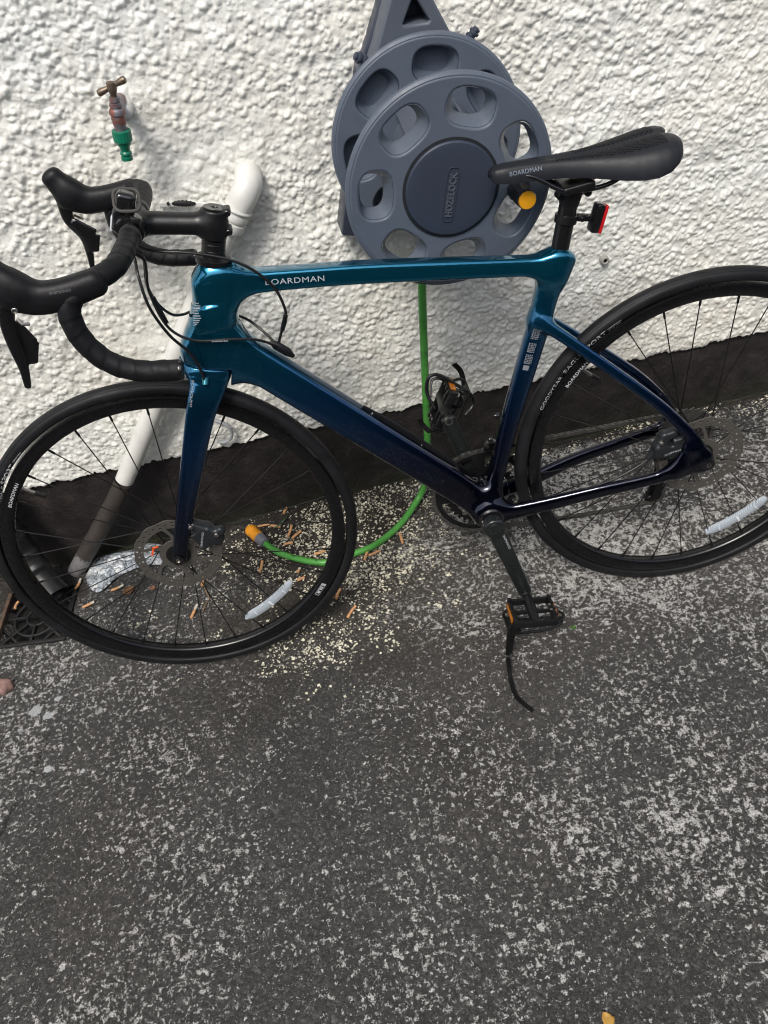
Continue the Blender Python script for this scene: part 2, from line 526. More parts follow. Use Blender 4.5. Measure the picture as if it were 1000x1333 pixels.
# ---- wall
wall = empty('house_wall', 'white roughcast house wall with black painted plinth', 'wall', Matrix.Translation((0.1, 0, 0)))
W0 = Matrix.Translation((-0.1, 0, 0))          # parts are given in world coordinates
def wpart(o):
    o.matrix_local = W0; return o
ST = 0.0019
wx = np.arange(-1.12, 1.5, ST); rows = int(1.2 / ST)
sh = (len(wx), rows)
H = np.zeros(sh)
dens = vnoise(sh, 55, 21) * .6 + vnoise(sh, 150, 22) * .4
WZ = zp(wx)[:, None] + np.arange(rows)[None] * ST
WX = np.repeat(wx[:, None], rows, 1)
calm = np.exp(-((WX + .10) / .13) ** 2 - ((WZ - .86) / .05) ** 2) * .8           # trowelled patch round the waste pipe
calm = np.maximum(calm, .55 * np.exp(-((WX + .30) / .30) ** 2 - ((WZ - .45) / .22) ** 2))
calm = np.maximum(calm, .5 * np.exp(-((WX - .02) / .12) ** 2 - ((WZ - .55) / .10) ** 2))
H += (vnoise(sh, 26, 23) - .5) * .004 + (vnoise(sh, 12, 24) - .5) * .0034 + (vnoise(sh, 6, 29) - .5) * .0024 + (vnoise(sh, 70, 25) - .5) * .009
B = np.zeros(sh)
NB = 66000
for a, b, s, e, an in zip(rng.random(NB) * sh[0], rng.random(NB) * sh[1], rng.random(NB), rng.random(NB), rng.random(NB)):
    i, j = int(a), int(b); c = calm[i, j]
    if rng.random() < c * .75 or rng.random() > .10 + 1.2 * dens[i, j]: continue
    r = (.0021 + .0037 * s ** 2.8) / ST * (1 + .4 * c)
    h = (.0011 + .0033 * s ** 1.2 * (.3 + 1.0 * e)) * (1 - .45 * c)
    k = int(r * 1.5) + 1
    i0, i1, j0, j1 = max(0, i - k), min(sh[0], i + k + 1), max(0, j - k), min(sh[1], j + k + 1)
    X = np.arange(i0, i1)[:, None] - a; Y = np.arange(j0, j1)[None] - b
    ca, sa = math.cos(an * 3.14), math.sin(an * 3.14)
    q = ((X * ca + Y * sa) / (r * (1 + .45 * e))) ** 2 + ((Y * ca - X * sa) / r) ** 2
    d = h * (.45 * np.sqrt(np.clip(1.1 - q, 0, None)) + .65 * np.clip(1 - q / 1.9, 0, None) ** 1.4)
    B[i0:i1, j0:j1] = np.maximum(B[i0:i1, j0:j1], d) + .18 * np.minimum(B[i0:i1, j0:j1], d)
H = H + B * .88
H = H * .65 + blur(H, 1) * .35
H += (vnoise(sh, 3, 26) - .5) * .0011 + (vnoise(sh, 2, 30) - .5) * .0006
# the moulded lip of plaster at the foot of the render
foot = np.arange(rows)[None] * ST
H = H * np.clip(foot / .012 + .25, 0, 1)
WY = -(.009 + H)
rag = (vnoise((len(wx), 3), 9, 27)[:, :1] - .5) * .010 + (vnoise((len(wx), 3), 3, 28)[:, :1] - .5) * .006
WZ = WZ + rag * np.clip(1 - foot / .04, 0, 1)
V = np.stack([WX, WY, WZ], -1)
back = V[:, :1].copy(); back[:, :, 1] = .004; back[:, :, 2] += .002
V = np.concatenate([back, V], 1); nr = rows + 1
ii = (np.arange(len(wx) - 1)[:, None] * nr + np.arange(nr - 1)[None]).ravel()
t = NT('roughcast_paint')
co = t.coord()
c = t.mix(t.ramp(t.noise(2.4, 5, .6, co), [(.40, 0.), (.66, .85)]), (.810, .820, .780), (.775, .745, .665))
c = t.mix(t.ramp(t.noise(14, 6, .7, co), [(.52, 0.), (.78, .42)]), c, (.52, .49, .42))
c = t.mix(t.ramp(t.noise(55, 5, .7, co), [(.68, 0.), (.80, .5)]), c, (.40, .36, .29))
c = t.mix(t.ramp(t.noise(230, 3, .6, co), [(.76, 0.), (.79, .6)]), c, (.12, .11, .10))
t.set(Base_Color=c, Roughness=t.ramp(t.noise(25, 4, .6, co), [(.3, .30), (.7, .52)]), Specular_IOR_Level=.5,
      Normal=t.bump(t.noise(170, 5, .65, co), .55, .0034))
M_render = t.m
wpart(mesh('render', V.reshape(-1, 3), np.stack([ii, ii + nr, ii + nr + 1, ii + 1], 1), M_render, wall))
# plain remainder of the wall outside the picture
t = NT('roughcast_paint_far'); co = t.coord()
t.set(Base_Color=t.ramp(t.noise(3.2, 5, .6, co), [(.3, (.79, .79, .75)), (.7, (.73, .71, .65))]), Roughness=.55,
      Normal=t.bump(t.noise(75, 5, .6, co), 1.0, .012))
M_renderfar = t.m
m = MB()
ztop = float(WZ.max()) - .06
m.box((-4.06, .12, 1.7), (5.9, .26, 2.96)); m.box((4.44, .12, 1.7), (5.9, .26, 2.98))
m.box((.19, .125, 2.25), (2.61, .25, 1.80))
m.box((.19, .14, .8), (2.6, .22, 1.2))
wpart(m.build('upper_render', M_renderfar, wall, smooth=False))
# unseen eaves added above the picture to darken overhead reflections
m = MB(); m.box((.1, -.16, 2.62), (13.4, .56, .03)); wpart(m.build('added_soffit', simple('added_soffit_brown', (.10, .075, .055), .7), wall, smooth=False))
m = MB(); m.box((.1, -.45, 2.66), (13.4, .03, .18)); wpart(m.build('added_fascia', simple('added_fascia_brown', (.06, .045, .035), .5), wall, smooth=False))
# plinth
px = np.arange(-7, 7.01, .5); px = np.unique(np.concatenate([px, np.arange(-1.2, 1.6, .006)])); pr = 46
sh2 = (len(px), pr)
tt = np.linspace(0, 1, pr)[None]
PZ = -.03 + (zp(np.clip(px, -1.2, 1.6))[:, None] + .004 + .03) * tt
PY = -(vnoise(sh2, 16, 31) - .5) * .006 - (vnoise(sh2, 5, 32) - .5) * .0028 - (vnoise(sh2, 2, 33) - .5) * .0012 - .008 * np.clip(1 - tt / .25, 0, 1) ** 2
V = np.stack([np.repeat(px[:, None], pr, 1), PY, PZ], -1)
ii = (np.arange(len(px) - 1)[:, None] * pr + np.arange(pr - 1)[None]).ravel()
t = NT('plinth_black_paint'); co = t.coord()
c = t.ramp(t.noise(18, 6, .65, co), [(.3, (.011, .0095, .0098)), (.55, (.025, .0205, .0205)), (.8, (.060, .048, .044))])
c = t.mix(t.ramp(t.noise(5, 5, .7, co), [(.5, 0.), (.75, .5)]), c, (.042, .034, .032))
c = t.mix(t.ramp(t.noise(300, 2, .5, co), [(.735, 0.), (.75, .8)]), c, (.28, .27, .25))
c = t.mix(t.ramp(t.noise(26, 8, .8, co), [(.655, 0.), (.69, .5)]), c, (.10, .085, .075))
sep = t.n('SeparateXYZ'); t.l(co, sep.inputs[0])
mossm = t.math('MULTIPLY', t.ramp(t.math('ADD', sep.outputs[2], t.math('MULTIPLY', t.noise(30, 5, .7, co), .06)), [(.03, 1.), (.085, 0.)]), .6)
c = t.mix(mossm, c, (.022, .026, .013))
t.set(Base_Color=c, Roughness=t.ramp(t.noise(40, 4, .6, co), [(.3, .42), (.7, .75)]), Specular_IOR_Level=.4, Normal=t.bump(t.noise(110, 7, .75, co), .8, .005))
M_plinth = t.m
wpart(mesh('plinth', V.reshape(-1, 3), np.stack([ii, ii + pr, ii + pr + 1, ii + 1], 1), M_plinth, wall))
# unseen wall added behind the camera to cut low sky and reflections
bw = empty('light_blocking_wall', 'unseen dark wall added behind the camera to block low sky light', 'wall', Matrix.Translation((0, -2.75, 0)))
m = MB(); m.box((0, -.11, .95), (14, .22, 1.90)); m.build('blocker_body', simple('light_blocker_dark', (.085, .08, .072), .9, var=.4, scale=4, bump=.6, bscale=60), bw, smooth=False)
m = MB()
for k in range(24): m.box((-6.9 + k * .6, -.11, 1.93), (.59, .30, .06), None, .01)
m.build('blocker_coping', simple('blocker_coping_stone', (.13, .125, .115), .9, var=.3, scale=6, bump=.5, bscale=60), bw, smooth=False)
# a screw plug left in the wall
plug = MB(); mt = align((.659, -.012, .495), (0, -1, 0))
plug.lathe([(.0035, -.002), (.0040, .007), (.0062, .0085), (.0085, .0078), (.0092, .003), (.0095, -.006)], 20, mt)
M_plugm = simple('grey_plug', (.36, .355, .33), .6)
pl = plug.build('wall_plug', M_plugm); tag(pl, 'small grey screw plug sunk in the white wall above the rear wheel', 'wall plug')
hole = MB(); hole.lathe([(.0001, .0062), (.0034, .0062)], 16, mt); hole.build('plug_hole', simple('hole_dark', (.02, .018, .016), .9), pl)

# ================================================================== THINGS ON THE WALL
M_upvc = simple('painted_waste_pipe', (.70, .695, .66), .42, var=.10, scale=18, bump=.25, bscale=120)
M_pipeblack = simple('pipe_black_paint', (.040, .033, .029), .62, var=.3, scale=25, bump=.4, bscale=120)
M_pipegrey = simple('bare_grey_pipe', (.17, .165, .17), .6, var=.35, scale=30)
M_gully_shade = simple('gully_shade_black', (.006, .006, .006), .9)  # black for the painted shade under the grate

wp = empty('waste_pipe', 'white waste pipe slanting down the wall with a black painted lower end', 'pipe', Matrix.Translation((-.40, -.048, .36)))
wpi = Matrix.Translation((.40, .048, -.36))
def wpp(o): o.matrix_local = wpi; return o
pp = catmull([(-.062, -.046, .795), (-.204, -.046, .606), (-.30, -.047, .474), (-.390, -.047, .352), (-.499, -.048, .209), (-.60, -.05, .094), (-.684, -.05, .0)], 24)
def zcut(lo, hi): return [p for p in pp if lo <= p[2] <= hi]
v, f = tube(zcut(.238, 1), .0205, 28); wpp(mesh('pipe_white_length', v, f, M_upvc, wp, sharp=40))
v, f = tube(zcut(.048, .2415), .0207, 28); wpp(mesh('pipe_black_length', v, f, M_pipeblack, wp, sharp=40))
# torn lower edge of the black paint over the bare pipe end
v, f = tube(zcut(-.1, .0505), .0202, 28, caps=True); wpp(mesh('bare_pipe_end', v, f, M_pipegrey, wp, sharp=40))
ed = [p for p in pp if .03 < p[2] < .052]; mm = MB()
for k in range(28):
    a = 2 * math.pi * k / 28; ln = .004 + .016 * rnd.random() ** 1.5
    c0 = np.array(ed[0]); d = np.array(ed[-1]) - c0; d /= np.linalg.norm(d); u = np.cross(d, (0, 1, 0)); u /= np.linalg.norm(u); w = np.cross(d, u)
    def rp(an, s): return tuple(c0 + d * s + .0209 * (math.cos(an) * u + math.sin(an) * w))
    h = math.pi / 28
    mm.add([rp(a - h, -.003), rp(a + h, -.003), rp(a + h * .3, ln), rp(a - h * .4, ln * .8)], [(0, 1, 2, 3)])
wpp(mm.build('torn_paint_edge', M_pipeblack, wp))
el = catmull([(-.030, .01, .826), (-.030, -.020, .827), (-.035, -.040, .820), (-.050, -.047, .803), (-.068, -.046, .783)], 10)
v, f = tube(el, .0250, 28); wpp(mesh('elbow', v, f, M_upvc, wp, sharp=40))
dd = Vector((-.142, 0, -.189)).normalized(); c0 = Vector((-.070, -.046, .784))
m = MB(); m.lathe([(.0245, -.004), (.0285, -.002), (.0300, .004), (.0290, .009), (.0258, .009), (.0258, .014), (.0292, .015), (.0302, .025), (.0280, .032), (.021, .033)], 32, align(c0, dd))
wpp(m.build('collar', M_upvc, wp))
# painted-over tie round the pipe, with its tail along the wall
m = MB(); ax = align(c0 + dd * -.010, dd)
ring = [ax @ Vector((.0278 * math.cos(a), .0278 * math.sin(a), 0)) for a in np.linspace(0, 2 * math.pi, 40, endpoint=False)]
m.tube(ring, .0032, 8, closed=True, up=tuple(dd), sy=.9)
m.tube(catmull([(-.088, -.050, .790), (-.100, -.040, .793), (-.104, -.030, .795)], 6), [.006] * 7 + [.0065] * 6, 8, up=(0, 1, 0), sy=.5)
m.tube(catmull([(-.096, -.034, .795), (-.112, -.024, .796), (-.135, -.020, .801), (-.160, -.0195, .808), (-.196, -.018, .813)], 8), .0050, 8, up=(0, 1, 0), sy=.45)
wpp(m.build('cable_tie', M_upvc, wp))
m = MB(); pth = catmull([(-.133, -.0225, .8035), (-.147, -.0235, .807), (-.160, -.0225, .810), (-.174, -.0215, .8125)], 10)
m.tube(pth, lambda i, k: .0062 * math.sin(math.pi * (i + .6) / (len(pth) + .2)) ** .5 * (.8 + .4 * ((i * 7 + k * 3) % 5) / 5), 8, up=(0, 1, 0), sy=.5)
m.tube([(-.178, -.0215, .814), (-.182, -.021, .813)], .003, 6)
wpp(m.build('bare_black_patch', simple('black_rubber_patch', (.012, .012, .012), .6, bump=.8, bscale=500), wp, sharp=None))
# ---- loose grey clip
m = MB(); m.tube(catmull([(-.240, -.012, .322), (-.224, -.022, .317), (-.212, -.026, .302), (-.211, -.026, .283), (-.220, -.024, .268), (-.236, -.020, .261), (-.250, -.016, .265)], 8), .0036, 10, up=(0, 1, 0), sy=1.5)
cl = m.build('pipe_clip', simple('grey_clip', (.30, .31, .33), .5)); tag(cl, 'grey plastic hook shaped clip on the wall just above the plinth, behind the fork', 'clip')

# ---- tap
M_brass = NT('weathered_tap_brass')
cc = M_brass.coord()
M_brass.set(Base_Color=M_brass.mix(M_brass.ramp(M_brass.noise(75, 4, .6, cc), [(.52, 0.), (.60, .9)]), (.20, .19, .215), (.27, .10, .07)), Metallic=.55,
            Roughness=M_brass.ramp(M_brass.noise(120, 3, .6, cc), [(.3, .35), (.7, .6)]), Normal=M_brass.bump(M_brass.noise(260, 4, .6, cc), .5, .0015))
M_brass = M_brass.m
M_handle = simple('dull_brown_brass', (.20, .155, .115), .42, metal=.75, var=.3, scale=90, bump=.3)
M_green = simple('green_plastic', (.004, .150, .085), .38, var=.1)
tp = empty('water_tap', 'old brass garden tap with green hose connector on the white wall', 'tap', Matrix.Translation((-.203, -.01, .970)))
tpi = Matrix.Translation((.203, .01, -.970))
ta = Vector((-.196, -.080, 1.036)); tb = Vector((-.213, -.080, .919)); td = (tb - ta).normalized()
def tpp(o): o.matrix_local = tpi; return o
m = MB(); m.lathe([(.0040, .010), (.0042, .021), (.0080, .021), (.0085, .027), (.0070, .0285), (.0095, .0295), (.0098, .035), (.0085, .0365), (.0110, .038), (.0125, .041), (.0125, .046), (.0110, .048), (.0115, .053), (.0108, .060), (.0095, .064), (.0098, .072)], 6 * 4, align(ta, td))
m.tube(catmull([ta + td * .055, ta + td * .052 + Vector((.001, .02, .003)), ta + td * .050 + Vector((.002, .05, .004)), ta + td * .05 + Vector((.002, .075, .004))], 6), [.0095] * 12 + [.0105] * 7, 16)
tpp(m.build('tap_body', M_brass, tp))
m = MB(); m.lathe([(.0175, -.010), (.0165, .004), (.0135, .012), (.0118, .018), (.0108, .030), (.0104, .036)], 20, align((-.199, -.008, .978), (0.05, -1, -.05)))
tpp(m.build('plastered_inlet', M_upvc, tp, sharp=None))
m = MB(); bd = Vector((.046, -.006, .013)).normalized(); hc = ta + td * .006
m.lathe([(.0035, -.007), (.0072, -.006), (.0078, 0), (.0072, .006), (.0055, .010), (.0048, .016)], 18, align(hc, td))
for s in (-1, 1):
    m.tube([hc + bd * s * a for a in (.004, .010, .016, .0215, .0245, .0258)], [.0036, .0042, .0052, .0056, .0048, .0020], 14)
tpp(m.build('tee_handle', M_handle, tp))
m = MB(); m.lathe([(.0012, -.0075), (.0032, -.0074)], 12, align(hc, td)); tpp(m.build('handle_screw', M_brass, tp))
m = MB(); v, f = tube([ta + td * .0695, ta + td * .0705, ta + td * .086, ta + td * .0872], lambda i, k: (.0150 if 0 < i < 3 else .0138) * (1.0 if k % 2 else .955), 40); m.add(v, f)
m.lathe([(.0105, .086), (.0106, .092), (.0080, .096), (.0074, .102), (.0094, .1045), (.0094, .1070), (.0080, .1075), (.0080, .1105), (.0092, .111), (.0092, .116), (.0055, .1165)], 24, align(ta, td))
tpp(m.build('hose_connector', M_green, tp))

# ---- hose reel
t = NT('grey_plastic'); co = t.coord()
rc_ = t.ramp(t.noise(9, 5, .6, co), [(.3, (.080, .099, .132)), (.7, (.094, .115, .152))])
rc_ = t.mix(t.ramp(t.noise(60, 7, .8, co, 2.0), [(.62, 0.), (.70, .35)]), rc_, (.20, .215, .235))
t.set(Base_Color=rc_, Roughness=t.ramp(t.noise(30, 5, .7, co), [(.3, .36), (.7, .60)]), Normal=t.bump(t.noise(500, 3, .6, co), .14, .001))
M_reel = t.m
M_reeldark = simple('dark_grey_plastic', (.034, .043, .066), .42, var=.06, scale=14, bump=.10, bscale=500)
M_reelback = simple('back_grey_plastic', (.085, .100, .128), .5, var=.06, scale=14)  # slightly darker even grey for drum, backing disc and bracket front
M_yellow = simple('yellow_plastic', (.80, .36, .012), .40, var=.05)
RB = Vector((.2795, -.12, .861)); RF = Vector((.2717, -.294, .8544)); RR = .158
reel = empty('hose_reel', 'grey wall mounted hose reel with two holed discs and yellow crank knob', 'hose reel', Matrix.Translation((.28, 0, .86)))
ri = Matrix.Translation((-.28, 0, -.86))
def rpp(o): o.matrix_local = ri; return o
def obround(c, ang, tl, rl, ex=3.2, n=36):
    """rounded oblong: tl half length tangential, rl half length radial"""
    out = []
    for k in range(n):
        a = 2 * math.pi * k / n
        ct, st_ = math.cos(a), math.sin(a)
        x = math.copysign(abs(ct) ** (2 / ex), ct) * rl; y = math.copysign(abs(st_) ** (2 / ex), st_) * tl
        out.append((c[0] + x * math.cos(ang) - y * math.sin(ang), c[1] + x * math.sin(ang) + y * math.cos(ang)))
    return out
def flange(name, C, a0, front):
    loops = [circle(RR, 120)]
    angs = [R_(a0 + 360 / 7 * k) for k in range(7)]
    cs = [(.1165 * math.cos(a), .1165 * math.sin(a)) for a in angs]
    for c, a in zip(cs, angs): loops.append(obround(c, a, .0375, .0270, 2.7))
    v, f = plate(loops, .011, .0035, 3)
    fx = Matrix.Translation(C) @ Matrix(((1, 0, 0, 0), (0, 0, -1, 0), (0, 1, 0, 0), (0, 0, 0, 1)))   # local z -> -y (to the viewer)
    m = MB(); m.add([fx @ Vector(p) for p in v], f)
    fl = rpp(m.build(name, M_reel, reel, sharp=50))
    for c, a in zip(cs, angs):                       # sloping pocket behind every opening
        lo = obround(c, a, .0368, .0263, 2.7); li = obround((c[0] * 1.03, c[1] * 1.03), a, .0265, .0185, 2.7)
        k = len(lo)
        P = [fx @ Vector((p[0], p[1], .0022)) for p in lo] + [fx @ Vector((p[0], p[1], -.017)) for p in li] + [fx @ Vector((p[0], p[1], -.020)) for p in li]
        F = [(i, k + i, k + (i + 1) % k, (i + 1) % k) for i in range(k)] + [(k + i, 2 * k + i, 2 * k + (i + 1) % k, k + (i + 1) % k) for i in range(k)]
        if not front: F.append(tuple(range(2 * k, 3 * k)))
        me_o = mesh('pocket', P, [q[::-1] for q in F], M_reel, fl, sharp=45)
    if not front:
        m = MB(); m.lathe([(.150, -.027), (.150, -.023)], 64, fx); m.build('backing_disc', M_reelback, fl)
    # raised rim bead
    m = MB(); m.tube([fx @ Vector((RR * .992 * math.cos(a), RR * .992 * math.sin(a), -.002)) for a in np.linspace(0, 2 * math.pi, 120, endpoint=False)], .0068, 10, closed=True)
    m.build('rim_bead', M_reel, fl)
    return fl, fx
fl_b, fx_b = flange('back_flange', RB, 19 + 8, False)
fl_f, fx_f = flange('front_flange', RF, 19, True)
# drum between the flanges, with a cut-away side
m = MB(); axd = (RF - RB).normalized()
m.lathe([(.062, .004), (.060, .012), (.060, .160), (.064, .170)], 48, align(RB, axd, (0, 0, 1)))
for a in (40, 115, 200, 290):
    r0 = align(RB, axd)
    m.box((r0 @ Vector((.075 * math.cos(R_(a)), .075 * math.sin(R_(a)), .085))), (.004, .150, .040), (r0.to_3x3() @ Matrix.Rotation(R_(a), 3, 'Z') @ Matrix.Rotation(R_(90), 3, 'X')), .001)
rpp(m.build('drum', M_reelback, reel, sharp=40))
# hub cap
m = MB(); m.lathe([(.0765, .0062), (.0765, .0070), (.0735, .0074)], 96, fx_f); rpp(m.build('hub_groove', simple('groove_dark', (.012, .014, .018), .6), reel))
m = MB(); m.lathe([(.0720, .004), (.0720, .0095), (.0708, .0112), (.0690, .0116), (.060, .0122), (.045, .0127), (.025, .0130), (.002, .0131)], 96, fx_f)
hub = rpp(m.build('hub_cap', M_reeldark, reel, sharp=60))
ba = R_(77)
def hubpt(x, y, z):
    ca, sa = math.cos(ba), math.sin(ba); return fx_f @ Vector((x * ca - y * sa - .003, x * sa + y * ca - .006, z))
m = MB(); out = obround((0, 0), 0, .0100, .0420, 5, 48); inn = obround((0, 0), 0, .0089, .0409, 5, 48); k = 48
P = [hubpt(*p, .0126) for p in out] + [hubpt(p[0] * .995, p[1] * .98, .0142) for p in out] + [hubpt(*p, .0142) for p in inn] + [hubpt(*p, .0128) for p in inn]
m.add(P, [(r * k + i, r * k + (i + 1) % k, (r + 1) * k + (i + 1) % k, (r + 1) * k + i) for r in range(3) for i in range(k)])
m.build('badge_border', M_reeldark, hub)
v, f = text2d('HOZELOCK', .0150, .92, .0008, 1.0, 0, .0004)
w = v[:, 0].max(); m = MB(); m.add([hubpt((p[0] - w / 2) * .068 / w, p[1] - .0052, .0138 + p[2]) for p in v], f)
m.build('raised_lettering', simple('lettering_grey_plastic', (.075, .085, .105), .42), hub, smooth=False)
# crank knob
kc = Vector((.378, -.300, .831))
m = MB(); v, f = tube([kc + Vector((0, -a, 0)) for a in (0, .004, .006, .034, .040, .043)], lambda i, k: ((.0185, .0185, .0172, .0160, .0152, .0140)[i]) * (1 if k % 3 else .93), 36); m.add(v, f)
kn = rpp(m.build('crank_knob', simple('black_knob', (.014, .016, .021), .45), reel, sharp=40))
m = MB(); m.lathe([(.0135, .040), (.0138, .0445), (.0128, .0465), (.006, .0473), (.001, .0474)], 32, align(kc, (0, -1, 0)))
m.build('knob_cap', M_yellow, kn)
# wall bracket
def tri(z0, pts): return [(p[0], p[1]) for p in pts]
fxw = Matrix(((1, 0, 0, 0), (0, 0, -1, 0), (0, 1, 0, 0), (0, 0, 0, 1)))
outl = [(.200, .975), (.2185, 1.008), (.262, 1.100), (.272, 1.108), (.285, 1.108), (.294, 1.100), (.336, 1.012), (.350, .975)]
holl = [(.2640, 1.0325), (.2825, 1.0625), (.2875, 1.0625), (.3065, 1.0295), (.3040, 1.0275), (.2660, 1.0300)]
v, f = plate([outl, holl], .050, .004, 2); m = MB(); m.add([fxw @ Vector((p[0], p[1], p[2] + .068)) for p in v], f)
br = rpp(m.build('bracket_front', M_reelback, reel, sharp=45))
m = MB(); big = [(p[0] + (p[0] - .276) * .10, p[1] - .004) for p in outl]
v, f = plate([big], .050, .004, 2); m.add([fxw @ Vector((p[0], p[1], p[2] + .018)) for p in v], f)
m.build('bracket_foot', M_reeldark, br, sharp=45)
m = MB()
for (a, b) in (((.21, .98), (.128, .700)), ((.34, .98), (.40, .72))):
    a = Vector((a[0], -.040, a[1])); b = Vector((b[0], -.040, b[1])); d = (b - a)
    m.box((a + b) / 2, (.036, .060, d.length), align((0, 0, 0), d, (0, 1, 0)).to_3x3(), .006)
m.box((.264, -.035, .715), (.28, .05, .04), None, .006)
rpp(m.build('bracket_arm', M_reeldark, reel, sharp=45))
for (x, z, dx) in ((.192, .998, -.75), (.369, .998, .6)):
    m = MB(); d = Vector((dx, -.15, .55)).normalized(); p = Vector((x, -.100, z))
    m.lathe([(.0065, -.030), (.0065, -.004), (.0085, -.004), (.0085, 0), (.0065, .001), (.0065, .004), (.0088, .005), (.0088, .009), (.0060, .010), (.0060, .014), (.0030, .015)], 16, align(p, d))
    rpp(m.build('guide_stud', M_reeldark, reel))

# ---- garden hose
M_hose = NT('green_hose')
cc = M_hose.coord()
M_hose.set(Base_Color=M_hose.mix(M_hose.ramp(M_hose.noise(38, 5, .7, cc), [(.56, 0.), (.68, .75)]), M_hose.ramp(M_hose.noise(14, 3, .5, cc), [(.3, (.060, .27, .045)), (.7, (.095, .37, .070))]), (.02, .035, .012)),
           Roughness=.34, Normal=M_hose.bump(M_hose.noise(400, 2, .5, cc), .1, .001))
M_hose = M_hose.m
hp = catmull([(.262, -.200, .800), (.240, -.200, .730), (.2295, -.195, .648), (.2215, -.170, .462), (.2138, -.140, .258), (.2095, -.122, .150), (.200, -.108, .075), (.176, -.112, .026), (.117, -.165, .0095), (.049, -.209, .0088),
              (-.006, -.221, .0088), (-.075, -.227, .0088), (-.127, -.203, .0088), (-.179, -.163, .0088), (-.214, -.117, .0105)], 14)
hs = empty('garden_hose', 'green garden hose hanging from the reel with orange end connector on the ground', 'hose', Matrix.Translation((.2, -.11, .03)))
hi_ = Matrix.Translation((-.2, .11, -.03))
def hpp(o): o.matrix_local = hi_; return o
v, f = tube(hp, .0078, 16); hpp(mesh('hose', v, f, M_hose, hs))
a = Vector((-.210, -.122, .0105)); b = Vector((-.247, -.059, .0150)); d = (b - a).normalized()
m = MB(); v, f = tube([a + d * s for s in (0, .002, .020, .026, .028)], lambda i, k: (.0095, .0128, .0148, .0150, .0120)[i] * (1 if k % 3 else .94), 30); m.add(v, f)
hpp(m.build('connector_nut', simple('grey_nut', (.15, .16, .18), .5, var=.2), hs, sharp=40))
m = MB(); m.lathe([(.0125, .0275), (.0150, .030), (.0155, .040), (.0140, .047), (.0155, .052), (.0155, .062), (.0120, .0685), (.0075, .070), (.0070, .060)], 28, align(a, d))
hpp(m.build('connector_sleeve', simple('orange_sleeve', (.72, .29, .02), .42, var=.18, scale=60), hs, sharp=40))

# ================================================================== GROUND CLUTTER
def gz(x, y):
    i = int(round((x - GX0) / GS)); j = int(round((y - GY0) / GS))
    return float(gh[min(max(i, 0), shp[0] - 1), min(max(j, 0), shp[1] - 1)])

# black pipe shoe over the drain
M_blackpvc = simple('dusty_black_pvc', (.011, .011, .012), .42, var=.5, scale=22, bump=.2)
sa_ = empty('drain_pipe', 'black plastic drain pipe with open mouth over the grate', 'pipe', Matrix.Translation((-.74, -.12, .03)))
si = Matrix.Translation((.74, .12, -.03))
ax_ = [(-.765, -.052, .235), (-.760, -.058, .185), (-.752, -.072, .120), (-.735, -.105, .065), (-.712, -.146, .032)]
cp = catmull(ax_, 10); nn = len(cp)
rad = [.030 + .0035 * (1 if (i in (12, 13, 20, 21, 26, 27)) else 0) + (.006 * max(0, (i - nn + 8) / 8)) for i in range(nn)]
v, f = tube(cp, rad, 28, caps=False)
inner = tube(cp, [r - .0035 for r in rad], 28, caps=False)
b0 = len(v); v = list(v) + list(inner[0]); f = list(f) + [tuple(b0 + i for i in q[::-1]) for q in inner[1]]
f += [((nn - 1) * 28 + k, (nn - 1) * 28 + (k + 1) % 28, b0 + (nn - 1) * 28 + (k + 1) % 28, b0 + (nn - 1) * 28 + k) for k in range(28)]
o = mesh('pipe_bend', v, f, M_blackpvc, sa_, sharp=50); o.matrix_local = si
v, f = tube([(-.765, -.052, .232), (-.766, -.051, .262), (-.766, -.051, .275)], [.034, .034, .032], 28); o = mesh('socket', v, f, M_blackpvc, sa_, sharp=40); o.matrix_local = si

# grate
M_iron = simple('cast_iron', (.018, .018, .019), .5, metal=.2, var=.5, scale=60, bump=.5, bscale=250)
M_rust = simple('rusty_edge', (.085, .055, .038), .8, var=.5, scale=50, bump=.5)
ga = Matrix(((GA[0], GB[0], 0, GC[0]), (GA[1], GB[1], 0, GC[1]), (0, 0, 1, 0), (0, 0, 0, 1)))
gr = empty('drain_grate', 'square black iron drain grate with ring pattern at the foot of the wall', 'grate', ga)
m = MB(); w = GHW
for s in (-1, 1):
    if s == 1: m.box((0, s * (w + .002), .000), (2 * w + .018, .012, .012), None, .0015)
    else: m.box((0, s * (w + .002), -.001), (2 * w + .018, .010, .010), None, .0015)
m.box((w + .003, 0, .0), (.010, 2 * w - .010, .011), None, .0015)
m.build('grate_frame', M_iron, gr, sharp=40)
m = MB(); m.box((-w - .003, 0, .003), (.010, 2 * w - .010, .016), None, .002); m.build('rusty_frame_edge', M_rust, gr)
def bar(p, q, wd=.006):
    p = Vector((*p, -.006)); q = Vector((*q, -.006)); d = q - p
    m = MB(); m.box((p + q) / 2, (d.length, wd, .010), Matrix.Rotation(math.atan2(d.y, d.x), 3, 'Z'), .0012); m.build('grate_bar', M_iron, gr)
for k in range(8):
    a = math.pi * k / 4 + math.pi / 8 * 0
    rr = (w - .004) / max(abs(math.cos(a)), abs(math.sin(a)))
    bar((.026 * math.cos(a), .026 * math.sin(a)), (rr * math.cos(a), rr * math.sin(a)))
for r_ in (.026, .056):
    m = MB(); m.tube([(r_ * math.cos(a), r_ * math.sin(a), -.005) for a in np.linspace(0, 2 * math.pi, 40, endpoint=False)], .0034, 8, closed=True); m.build('grate_ring', M_iron, gr)
for sx in (-1, 1):
    for sy_ in (-1, 1): bar((sx * (w - .004), sy_ * .030), (sx * .030, sy_ * (w - .004)), .005)
m = MB(); m.box((0, 0, -.045), (2 * w - .01, 2 * w - .01, .01)); m.build('gully_shade_sheet', M_gully_shade, gr)  # black sheet stands in for the shade down the gully

